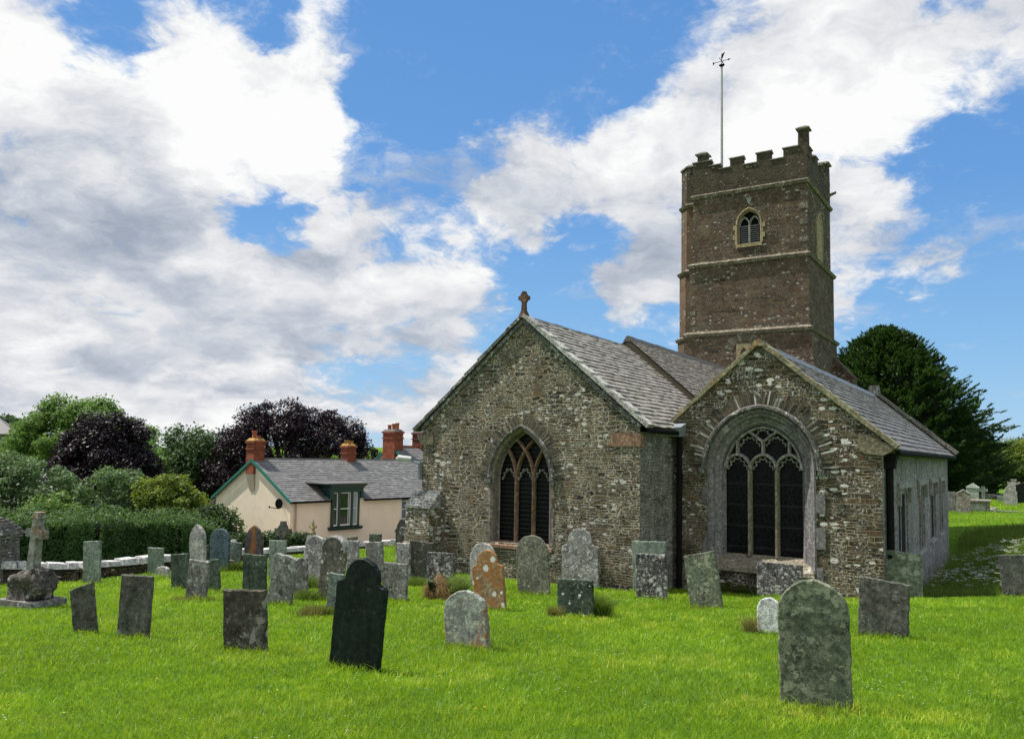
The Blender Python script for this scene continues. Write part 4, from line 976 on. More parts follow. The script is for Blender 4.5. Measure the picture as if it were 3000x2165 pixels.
for i in range(len(Mx) - 1):
    (ya, za), (yb_, zb) = Mx[i], Mx[i + 1]; c = Vector((39.35, 12.2)); A, B = Vector((ya, za)), Vector((yb_, zb)); A2, B2 = A + (A - c).normalized() * .14, B + (B - c).normalized() * .14
    nb.hexa([(-8.02, A.x, A.y), (-8.02, A2.x, A2.y), (-8.02, B2.x, B2.y), (-8.02, B.x, B.y)], [(-7.93, A.x, A.y), (-7.93, A2.x, A2.y), (-7.93, B2.x, B2.y), (-7.93, B.x, B.y)])
nb.build('belfry_window', MAT['yellow_stone'], church)
sw = CB(); sw.holed_y([(-11.15, 5.7), (-10.45, 5.7), (-10.45, 6.94), (-11.15, 6.94)], [opening(-10.80, 5.85, 6.42, .17, .36, 7)], 36.81, .2); sw.box(-11.15, -10.45, 36.812, 36.9, 6.94, 6.96)
stw = sw.build('stair_window', MAT['yellow_stone'], church)
g = CB(); g.add([(-11.0, 36.99, 5.8), (-10.6, 36.99, 5.8), (-10.6, 36.99, 6.9), (-11.0, 36.99, 6.9)], [(0, 1, 2, 3)]); g.box(-10.805, -10.795, 36.95, 36.97, 5.85, 6.7); g.build('glass', MAT['pane'], stw)
va = CB()
for i in range(13):
    th = R(30 + i * 10); c = Vector((-10.80, 6.45)); d1 = Vector((math.cos(th), math.sin(th))); d2 = Vector((math.cos(th + R(9)), math.sin(th + R(9))))
    q = [c + d2 * .62, c + d1 * .62, c + d1 * random.uniform(.95, 1.08), c + d2 * random.uniform(.95, 1.08)]
    va.add([(v_.x, 36.825, v_.y) for v_ in q] + [(v_.x, 36.9, v_.y) for v_ in q], [(0, 1, 2, 3), (1, 0, 4, 5), (2, 1, 5, 6), (3, 2, 6, 7), (0, 3, 7, 4)], random.uniform(.5, .85))
va.build('relieving_arch', MAT['arch_stone'], church)
for z in (8.0, 8.45, 8.9, 10.0): qn = CB(); qn.box(-13.30 - .1, -13.30 + .16, 36.915, 37.1, z, z + .2); qn.build('quoin_stone', MAT['string'], church)
for z in (11.4, 12.2, 12.9, 13.5): qn = CB(); qn.box(-8.22 - .2 * random.random(), -7.985, 36.985, 37.2, z, z + .24); qn.build('quoin_stone', MAT['string'], church)
bt = CB(); bt.hexa([(-7.87, 41.6, -2), (-6.95, 41.6, -2), (-6.95, 42.75, -2), (-7.87, 42.75, -2)], [(-7.87, 41.6, 5.7), (-6.95, 41.6, 5.7), (-6.95, 42.75, 5.7), (-7.87, 42.75, 5.7)]); bt.hexa([(-7.87, 41.6, 5.7), (-6.92, 41.6, 5.7), (-6.92, 42.75, 5.7), (-7.87, 42.75, 5.7)], [(-7.90, 41.6, 6.7), (-7.80, 41.6, 6.7), (-7.80, 42.75, 6.7), (-7.90, 42.75, 6.7)]); bt.build('buttress', MAT['tower'], church)
sp_ = CB(); sp_.hexa([(-8.0, 40.9, 14.42), (-8.0, 41.08, 14.42), (-7.5, 41.05, 14.62), (-7.5, 40.93, 14.62)], [(-8.0, 40.9, 14.58), (-8.0, 41.08, 14.58), (-7.5, 41.05, 14.70), (-7.5, 40.93, 14.70)]); sp_.build('waterspout', MAT['string_grey'], church)
fp = CB(); fp.tube([(-12.63, 39.4, 14.5), (-12.63, 39.4, 17.5), (-12.62, 39.4, 21.55)], [.075, .065, .05], 8); pole = fp.build('flagpole', MAT['pole'], church)
vn = CB(); vx, vy, vz0 = -12.62, 39.4, 21.5
vn.tube([(vx, vy, vz0 + .04), (vx, vy, vz0 + .14), (vx, vy, vz0 + .20)], [.05, .15, .03], 10); vn.tube([(vx, vy, vz0 + .1), (vx, vy, vz0 + .75)], .022, 6)
vn.tube([(vx - .42, vy, vz0 + .34), (vx + .42, vy, vz0 + .36)], .016, 6); vn.tube([(vx, vy - .4, vz0 + .35), (vx, vy + .4, vz0 + .35)], .016, 6)
vn.prism_y([(vx - .47, vz0 + .40), (vx - .37, vz0 + .34), (vx - .45, vz0 + .22)][::-1], vy - .015, vy + .015); vn.prism_y([(vx + .33, vz0 + .40), (vx + .45, vz0 + .37), (vx + .33, vz0 + .30)][::-1], vy - .015, vy + .015)
vn.prism_y([(vx - .05, vz0 + .55), (vx + .03, vz0 + .48), (vx + .09, vz0 + .62), (vx + .16, vz0 + .80), (vx + .05, vz0 + .74), (vx + .02, vz0 + .64)], vy - .015, vy + .015)
vn.build('weather_vane', MAT['iron'], pole)
# ------------------------------------------------------------------ rendered house beyond the wall (own axes: x along the gable, y along the long wall)
HA = 0.679
def local_frame(o, a):
    return empty(o, (0, 0, 0), -a)
house = tag(empty('house', (-12.30, 45.9, -4.3), -HA), 'cream and pink rendered house with slate roof and green bay window', 'house', 'houses beyond the wall')
HZ = 4.3
def HB(): return MB((0, 0, 0))
def hz(z): return z + HZ
hw = HB()
hw.add([(-7.6, 0, -.6), (0, 0, -.6), (0, 0, hz(-1.0)), (-3.72, 0, hz(1.12)), (-7.6, 0, hz(-1.08))], [(0, 1, 2, 3, 4)], .5)
hw.add([(-7.6, 14, -.6), (-7.6, 0, -.6), (-7.6, 0, hz(-1.08)), (-7.6, 14, hz(-1.08))], [(0, 1, 2, 3)], .5)
hw.add([(0, 14, -.6), (-7.6, 14, -.6), (-7.6, 14, hz(-1.08)), (-3.72, 14, hz(1.12)), (0, 14, hz(-1.0))], [(0, 1, 2, 3, 4)], .5)
hw.build('gable_wall', MAT['cream'], house)
hw = HB(); polys = [[Vector(p + (0,)) for p in ((0, -.6), (14, -.6), (14, hz(-1.0)), (0, hz(-1.0)))], [Vector(p + (0,)) for p in ((2.80, hz(-2.66)), (4.88, hz(-2.66)), (4.88, hz(-1.02)), (2.80, hz(-1.02)))], [Vector(p + (0,)) for p in ((8.48, hz(-2.52)), (9.22, hz(-2.52)), (9.22, hz(-1.22)), (8.48, hz(-1.22)))]]
flat = [p for q in polys for p in q]; fs = []
for tr in tessellate_polygon(polys):
    a, b, c = (flat[i] for i in tr); fs.append(tr if (b - a).cross(c - a).z > 0 else tr[::-1])
hw.add([(0, p.x, p.y) for p in flat], fs, .5)
for h in polys[1:]:
    q = [(0, p.x, p.y) for p in h] + [(-.22, p.x, p.y) for p in h]; hw.add(q, [(0, 1, 5, 4), (1, 2, 6, 5), (2, 3, 7, 6), (3, 0, 4, 7)], .5)
hw.build('long_wall', MAT['pink'], house)
rf = HB(); slates(rf, (.22, -.12, hz(-1.10)), (0, 1, 0), Vector((-3.94, 0, 2.36)), 14.3, 4.59, .32, .21, .016, clip=lambda a, b: not (2.75 < a < 5.2 and b < .95)); rf.build('roof', MAT['slate_house'], house)
rf = HB(); slates(rf, (-7.85, -.12, hz(-1.20)), (0, 1, 0), Vector((4.13, 0, 2.44)), 14.3, 4.8, .5, .35, .016); rf.build('roof', MAT['slate_house'], house)
m = HB(); y = -.12
while y < 14: m.hexa([(-3.88, y, hz(1.12)), (-3.56, y, hz(1.12)), (-3.56, y + .44, hz(1.12)), (-3.88, y + .44, hz(1.12))], [(-3.77, y, hz(1.32)), (-3.67, y, hz(1.32)), (-3.67, y + .44, hz(1.32)), (-3.77, y + .44, hz(1.32))]); y += .45
m.build('ridge', MAT['ridge'], house)
b = HB()
for x0, x1, z0 in ((.24, -3.72, hz(-1.13)), (-7.88, -3.72, hz(-1.22))):
    q = [(x0, z0 - .10), (x1, hz(1.26) - .20), (x1, hz(1.26)), (x0, z0 + .06)]
    if x0 > x1: q = q[::-1]
    b.prism_y(q, -.20, -.13)
b.build('bargeboard', MAT['teal'], house)
g = HB(); g.box(.16, .28, -.1, 2.72, hz(-1.20), hz(-1.08)); g.box(.16, .28, 5.2, 14, hz(-1.20), hz(-1.08)); g.build('gutter', MAT['iron'], house)
d = HB(); d.tube([(.10, .30, hz(-1.15)), (.10, .30, 0)], .05, 8); d.build('downpipe', MAT['tan_pipe'], house)
# dormered bay window
bay = HB(); bay.hexa([(-1.9, 2.60, hz(-.36)), (.30, 2.60, hz(-.36)), (.30, 5.12, hz(-.36)), (-1.9, 5.12, hz(-.36))], [(-1.9, 2.45, hz(-.16)), (.42, 2.45, hz(-.16)), (.42, 5.27, hz(-.16)), (-1.9, 5.27, hz(-.16))])
bay.box(-1.7, .20, 2.60, 2.80, hz(-1.02), hz(-.36)); bay.box(-1.7, .20, 4.92, 5.12, hz(-1.02), hz(-.36)); bay.box(.02, .20, 2.80, 4.92, hz(-.62), hz(-.36))
bayo = bay.build('bay_window', MAT['green_paint'], house)
r_ = HB(); r_.hexa([(-2.2, 2.0, hz(-.14)), (.60, 2.0, hz(-.14)), (.60, 5.6, hz(-.14)), (-2.2, 5.6, hz(-.14))], [(-2.2, 2.0, hz(-.04)), (.60, 2.0, hz(-.10)), (.60, 5.6, hz(-.10)), (-2.2, 5.6, hz(-.04))]); r_.build('canopy', MAT['ridge'], bayo)
f = HB(); f.box(-.04, .16, 2.80, 2.92, hz(-2.66), hz(-.62)); f.box(-.04, .16, 4.76, 4.88, hz(-2.66), hz(-.62)); f.box(-.04, .16, 3.26, 3.42, hz(-2.66), hz(-.62)); f.box(-.04, .16, 4.22, 4.38, hz(-2.66), hz(-.62)); f.build('frame', MAT['green_paint'], bayo)
s_ = HB()
def sash(m_, x, y0, y1, z0, z1, mid, w_=.05, bars=0):
    m_.box(x - .03, x + .03, y0, y0 + w_, z0, z1); m_.box(x - .03, x + .03, y1 - w_, y1, z0, z1)
    m_.box(x - .03, x + .03, y0 + w_, y1 - w_, z1 - w_, z1); m_.box(x - .03, x + .03, y0 + w_, y1 - w_, z0, z0 + w_ * 1.7); m_.box(x - .031, x + .033, y0 + w_, y1 - w_, mid - w_ / 2, mid + w_ / 2)
    if bars: m_.box(x - .02, x + .02, y1 - w_ - .12, y1 - w_ - .09, z0 + w_ * 1.7, mid - w_ / 2); m_.box(x - .02, x + .02, y1 - w_ - .12, y1 - w_ - .09, mid + w_ / 2, z1 - w_)
for y0, y1 in ((2.92, 3.26), (3.42, 4.22), (4.38, 4.76)): sash(s_, .06, y0, y1, hz(-2.62), hz(-.66), hz(-1.62), bars=1 if y0 == 3.42 else 0)
s_.build('sash', MAT['white_paint'], bayo)
p = HB()
for y0, y1 in ((2.92, 3.26), (3.42, 4.22)): p.add([(.03, y0, hz(-2.62)), (.03, y1, hz(-2.62)), (.03, y1, hz(-.66)), (.03, y0, hz(-.66))], [(0, 1, 2, 3)])
p.build('pane', MAT['pane'], bayo)
p = HB(); p.add([(.03, 4.38, hz(-2.62)), (.03, 4.76, hz(-2.62)), (.03, 4.76, hz(-.66)), (.03, 4.38, hz(-.66))], [(0, 1, 2, 3)]); p.build('curtained_pane', MAT['curtain'], bayo)
s_ = HB(); s_.hexa([(-.05, 2.66, hz(-2.86)), (.22, 2.66, hz(-2.86)), (.22, 5.05, hz(-2.86)), (-.05, 5.05, hz(-2.86))], [(-.05, 2.62, hz(-2.66)), (.30, 2.62, hz(-2.70)), (.30, 5.09, hz(-2.70)), (-.05, 5.09, hz(-2.66))]); s_.build('sill', MAT['green_paint'], bayo)
f = HB(); f.box(-.16, -.06, 8.48, 8.55, hz(-2.52), hz(-1.22)); f.box(-.16, -.06, 9.14, 9.22, hz(-2.52), hz(-1.22)); f.box(-.16, -.06, 8.55, 9.14, hz(-1.30), hz(-1.22))
sw_ = f.build('sash_window', MAT['green_paint'], house)
s_ = HB(); sash(s_, -.10, 8.55, 9.14, hz(-2.50), hz(-1.30), hz(-1.86), .045, 1); s_.build('sash', MAT['white_paint'], sw_)
p = HB(); p.add([(-.13, 8.55, hz(-2.5)), (-.13, 9.14, hz(-2.5)), (-.13, 9.14, hz(-1.3)), (-.13, 8.55, hz(-1.3))], [(0, 1, 2, 3)]); p.build('pane', MAT['bluecurtain'], sw_)
s_ = HB(); s_.box(-.1, .12, 8.35, 9.35, hz(-2.62), hz(-2.53)); s_.build('sill', MAT['green_paint'], sw_)
# chimneys
def chimney(name, x0, x1, y0, y1, z0, z1, mat, parent, pots, potmat, off=None, capmat='pot_yellow'):
    m = HB(); m.box(x0, x1, y0, y1, z0, z1 - .62); m.box(x0 - .05, x1 + .05, y0 - .05, y1 + .05, z1 - .62, z1 - .52); m.box(x0, x1, y0, y1, z1 - .52, z1 - .22); m.box(x0 - .07, x1 + .07, y0 - .07, y1 + .07, z1 - .22, z1 - .08)
    c = m.build(name, MAT[mat], parent)
    t = HB(); t.hexa([(x0 - .03, y0 - .03, z1 - .08), (x1 + .03, y0 - .03, z1 - .08), (x1 + .03, y1 + .03, z1 - .08), (x0 - .03, y1 + .03, z1 - .08)], [(x0 + .12, y0 + .1, z1 + .08), (x1 - .12, y0 + .1, z1 + .08), (x1 - .12, y1 - .1, z1 + .08), (x0 + .12, y1 - .1, z1 + .08)]); t.build('capping', MAT[capmat], c)
    for px, py, hh, rr in pots:
        t = HB(); t.tube([(px, py, z1), (px, py, z1 + hh * .8), (px, py, z1 + hh * .82), (px, py, z1 + hh)], [rr, rr * .9, rr * 1.15, rr * 1.1], 10); t.build('chimney_pot', MAT[potmat], c)
    return c
c1 = chimney('chimney', -4.28, -3.50, -.16, .56, hz(.35), hz(2.40), 'brick', house, [(-4.05, .2, .52, .15), (-3.72, .25, .22, .14)], 'pot')
t = HB(); t.hexa([(-3.98, -.05, hz(-.62)), (-3.50, -.05, hz(-.62)), (-3.50, .05, hz(-.62)), (-3.98, .05, hz(-.62))], [(-4.28, -.16, hz(.36)), (-3.50, -.16, hz(.36)), (-3.50, .05, hz(.36)), (-4.28, .05, hz(.36))]); t.build('corbel', MAT['grey_render'], c1)
chimney('chimney', -4.10, -3.42, 6.80, 7.50, hz(.6), hz(2.24), 'brick', house, [(-3.76, 6.98, .28, .15), (-3.76, 7.36, .26, .15)], 'pot_yellow')
sd_ = HB(); sd_.tube([(-.62, -.02, hz(-1.45)), (-.62, -.32, hz(-1.36))], .025, 6)
ring = [(-.62 + .22 * math.cos(a), -.34 + .10 * math.cos(a), hz(-1.22) + .29 * math.sin(a)) for a in (2 * math.pi * k / 14 for k in range(14))]
sd_.add(ring + [(-.62, -.24, hz(-1.22))], [(k, (k + 1) % 14, 14) for k in range(14)] + [tuple(range(13, -1, -1))]); sd_.tube([(-.62, -.34, hz(-1.5)), (-.95, -.72, hz(-1.42))], .022, 6); sd_.tube([(-.95, -.70, hz(-1.46)), (-.95, -.76, hz(-1.36))], .04, 6); sd_.build('satellite_dish', MAT['iron'], house)
lt = HB(); lt.box(-8.35, -7.62, .3, 5, -.6, hz(-1.55)); lo = lt.build('lean_to', MAT['side'], house)
lt = HB(); lt.hexa([(-8.75, .05, hz(-1.72)), (-7.6, .05, hz(-1.22)), (-7.6, 5, hz(-1.22)), (-8.75, 5, hz(-1.72))], [(-8.75, .05, hz(-1.66)), (-7.6, .05, hz(-1.16)), (-7.6, 5, hz(-1.16)), (-8.75, 5, hz(-1.66))]); lt.tube([(-8.55, .15, hz(-1.7)), (-8.55, .15, 0)], .05, 6); lt.build('lean_to_roof', MAT['slate_aisle'], lo)

# second house further back, its chimneys showing over the first roof
h2 = tag(empty('house', (-8.75, 60.0, -4.6), -HA), 'house behind with two tall chimneys rising over the slate roof', 'house', 'houses beyond the wall')
m = HB(); m.prism_y([(-4.4, -.5), (4.4, -.5), (4.4, 4.3), (0, 6.75), (-4.4, 4.3)], 0, 9); m.build('wall', MAT['cream'], h2)
m = HB(); slates(m, (4.6, -.15, 4.2), (0, 1, 0), Vector((-4.6, 0, 2.62)), 9.3, 5.3, .34, .22, .016); slates(m, (-4.6, -.15, 4.2), (0, 1, 0), Vector((4.6, 0, 2.62)), 9.3, 5.3, .5, .35, .016); m.build('roof', MAT['slate_house'], h2)
m = HB(); m.prism_y([(-4.7, 4.02), (-4.7, 4.2), (0, 6.88), (4.7, 4.2), (4.7, 4.02), (0, 6.68)][::-1], -.24, -.16); m.build('bargeboard', MAT['teal'], h2)
m = HB(); m.box(-.12, .12, .2, 9.1, 6.74, 6.92); m.build('ridge', MAT['pot'], h2)
chimney('chimney', -.72, .55, -.30, .55, 5.2, 8.0, 'brick', h2, [(-.45, .1, .42, .15), (-.05, .15, .5, .15), (.32, .15, .55, .14)], 'pot', capmat='ridge')
chimney('chimney', -.55, .50, 2.55, 3.3, 6.3, 8.0, 'brick_dark', h2, [(-.25, 2.9, .62, .13), (.2, 2.9, .62, .13)], 'pot', capmat='ridge')
# far building at the left edge
fb = tag(empty('barn', (-73.5, 110, -3), .4), 'far grey roofed building at the left edge above the bushes', 'building')
m = HB(); m.box(-6, 6, -4, 4, 0, 6.6); m.build('wall', MAT['side'], fb)
m = HB(); m.hexa([(-6.4, -4.4, 6.5), (6.4, -4.4, 6.5), (6.4, 4.4, 6.5), (-6.4, 4.4, 6.5)], [(-3, -.1, 9.2), (3, -.1, 9.2), (3, .1, 9.2), (-3, .1, 9.2)]); m.build('roof', MAT['slate_aisle'], fb)

# ------------------------------------------------------------------ churchyard boundary wall with a white coping, and the gate pier
wall_pts = [(-17.0, 13.6), (-13.4, 17.3), (-12.2, 18.3), (-11.2, 19.2), (-10.4, 19.85), (-9.5, 21.15), (-8.6, 23.0), (-7.6, 25.0), (-6.4, 27.0), (-5.3, 28.9), (-4.3, 30.3), (-2.8, 31.3), (-.5, 32.0)]
wall_top = [-.35, -.60, -.85, -1.0, -1.06, -1.10, -1.18, -1.27, -1.36, -1.44, -1.52, -1.55, -1.6]
def build_wall():
    root = tag(empty('boundary_wall', (-10.4, 19.85, -1.5)), 'low rubble boundary wall with whitewashed coping running behind the gravestones', 'wall')
    off = Vector((-10.4, 19.85, -1.5)); body = MB(off); cop = MB(off)
    for (x0, y0), (x1, y1), t0, t1 in zip(wall_pts, wall_pts[1:], wall_top, wall_top[1:]):
        L = math.hypot(x1 - x0, y1 - y0); d = Vector(((x1 - x0) / L, (y1 - y0) / L, 0)); nr = Vector((d.y, -d.x, 0))
        g0, g1 = float(G(x0, y0)) - 1.2, float(G(x1, y1)) - 1.2
        P = lambda s, o, z: Vector((x0, y0, 0)) + d * s + nr * o + Vector((0, 0, z))
        body.hexa([P(0, .2, g0), P(0, -.22, g0), P(L, -.22, g1), P(L, .2, g1)][::-1], [P(0, .18, t0 - .13), P(0, -.2, t0 - .13), P(L, -.2, t1 - .13), P(L, .18, t1 - .13)][::-1])
        s = 0
        while s < L - .02:
            w = min(random.uniform(.35, .95), L - s); a, b = s, s + w - .012; f = lambda q: t0 + (t1 - t0) * q / L
            j = random.uniform(-.03, .025); j2 = j + random.uniform(-.025, .025)
            cop.hexa([P(a, .25, f(a) - .14), P(a, -.25, f(a) - .14), P(b, -.25, f(b) - .14), P(b, .25, f(b) - .14)][::-1], [P(a + .02, .20, f(a) + j), P(a + .02, -.2, f(a) + j), P(b - .02, -.2, f(b) + j2), P(b - .02, .2, f(b) + j2)][::-1]); s += w
    body.build('rubble', MAT['yard_wall'], root); cop.build('coping', MAT['whitewash'], root)
MAT['whitewash'] = stone('whitewashed_coping', (.55, .54, .54), (.30, .29, .29), (.62, .62, .62), .3, 4, speck=.4, streak=0)
build_wall()
def build_pier():
    root = tag(empty('gate_pier', (-11.85, 18.9, -1.4)), 'squared stone gate pier with stacked flat cap at the left edge', 'gate pier')
    b = MB((0, 0, 0)); x = -.42
    b.hexa([(-.42, -.35, -.6), (.40, -.35, -.6), (.40, .45, -.6), (-.42, .45, -.6)], [(-.38, -.31, 1.0), (.34, -.31, 1.0), (.34, .41, 1.0), (-.38, .41, 1.0)]); b.build('shaft', MAT['pier'], root)
    c = MB((0, 0, 0)); z = 1.0
    for e, h in ((.05, .07), (.08, .06), (.03, .08), (-.02, .07), (-.07, .06), (-.14, .06), (-.22, .05)):
        c.hexa([(-.38 - e, -.31 - e, z), (.34 + e, -.31 - e, z), (.34 + e, .41 + e, z), (-.38 - e, .41 + e, z)], [(-.37 - e, -.30 - e, z + h - .008), (.33 + e, -.30 - e, z + h - .008), (.33 + e, .40 + e, z + h - .008), (-.37 - e, .40 + e, z + h - .008)]); z += h
    c.build('cap', MAT['pier'], root)
build_pier()

# ------------------------------------------------------------------ gravestones
def outline(shape, w, h, ts, sink):
    a = w / 2; P = [(-a, -sink), (a, -sink)]
    if shape in ('rect',): P += [(a, h - ts * w / 2 * 2), (-a, h + ts * w / 2 * 2)] if ts else [(a, h), (-a, h)]
    elif shape in ('round', 'roundcap'):
        rise = min(h * .55, a * (1.0 if h > w * 1.25 else .82)); z0 = h - rise
        P += [(a * math.cos(t), z0 + rise * math.sin(t)) for t in np.linspace(0, math.pi, 25)]
    elif shape == 'gothic':
        rise = w * .80; P += [(x, h - rise + z) for x, z in arch_path(0, 0, a, rise, 10)[::-1]]
    elif shape == 'hump':
        hh = w * .46; ra = a * .68; z0 = h - hh
        P += [(a, z0), (a * .93, z0 + .035 * w), (a * .80, z0 + .045 * w), (ra, z0 + .09 * w)]
        P += [(ra * math.cos(t), z0 + .10 * w + (hh - .10 * w) * math.sin(t)) for t in np.linspace(.12, math.pi - .12, 21)]
        P += [(-ra, z0 + .09 * w), (-a * .80, z0 + .045 * w), (-a * .93, z0 + .035 * w), (-a, z0)]
    elif shape == 'ogee':
        z0 = h - w * .72; half = [(a, z0), (a * 1.02, z0 + .06 * w), (a * .86, z0 + .16 * w), (a * .72, z0 + .24 * w), (a * .64, z0 + .40 * w), (a * .42, z0 + .58 * w), (a * .16, z0 + .69 * w)]
        P += half + [(0, h)] + [(-x, z) for x, z in half[::-1]]
    elif shape == 'gable': P += [(a, h - w * .34), (0, h), (-a, h - w * .34)]
    elif shape == 'slope': P += [(a, h - .10 * w), (a * .2, h - .02), (-a * .35, h), (-a * .75, h - .16 * w), (-a, h - .34 * w)]
    elif shape == 'rough': P += [(a * 1.05, h - .06), (a * .8, h - .035), (a * .2, h - .0), (-a * .3, h - .03), (-a * .72, h - .01), (-a * .95, h - .07)]
    return P
def subdiv(P, step):
    out = []
    for p, q in zip(P, P[1:] + P[:1]):
        n = max(1, int(math.hypot(q[0] - p[0], q[1] - p[1]) / step))
        out += [(p[0] + (q[0] - p[0]) * i / n, p[1] + (q[1] - p[1]) * i / n) for i in range(n)]
    return out
def slab_mesh(name, shape, w, h, t, ts, mat, sink=.30, rough=.0035, bev=.012):
    P = subdiv(outline(shape, w, h, ts, sink), .045)
    c = Vector((0, h * .45)); n = len(P); Q = []
    ph = [random.uniform(0, 6.28) for _ in range(4)]
    for i, p in enumerate(P):
        v = Vector(p); d = (v - c).normalized(); s = i / n * 6.28
        k = rough * (math.sin(9 * s + ph[0]) + .8 * math.sin(23 * s + ph[1]) + random.uniform(-.8, .8)); Q.append(v + d * k)
    def inset(e):
        o = []
        for i in range(n):
            tg = (Q[(i + 1) % n] - Q[i - 1]).normalized(); o.append(Q[i] + Vector((-tg.y, tg.x)) * e)
        return o
    A = inset(bev); vs = []
    for pts, y in ((A, -t / 2), (Q, -t / 2 + bev), (Q, t / 2 - bev), (A, t / 2)):
        vs += [(p.x, y, p.y) for p in pts]
    fs = [tuple(range(n)), tuple(range(4 * n - 1, 3 * n - 1, -1))]
    for k in range(3): fs += [(k * n + i, (k + 1) * n + i, (k + 1) * n + (i + 1) % n, k * n + (i + 1) % n) for i in range(n)]
    mb = MB(); mb.add(vs, fs, random.random()); o = mb.build(name, MAT[mat]); return o
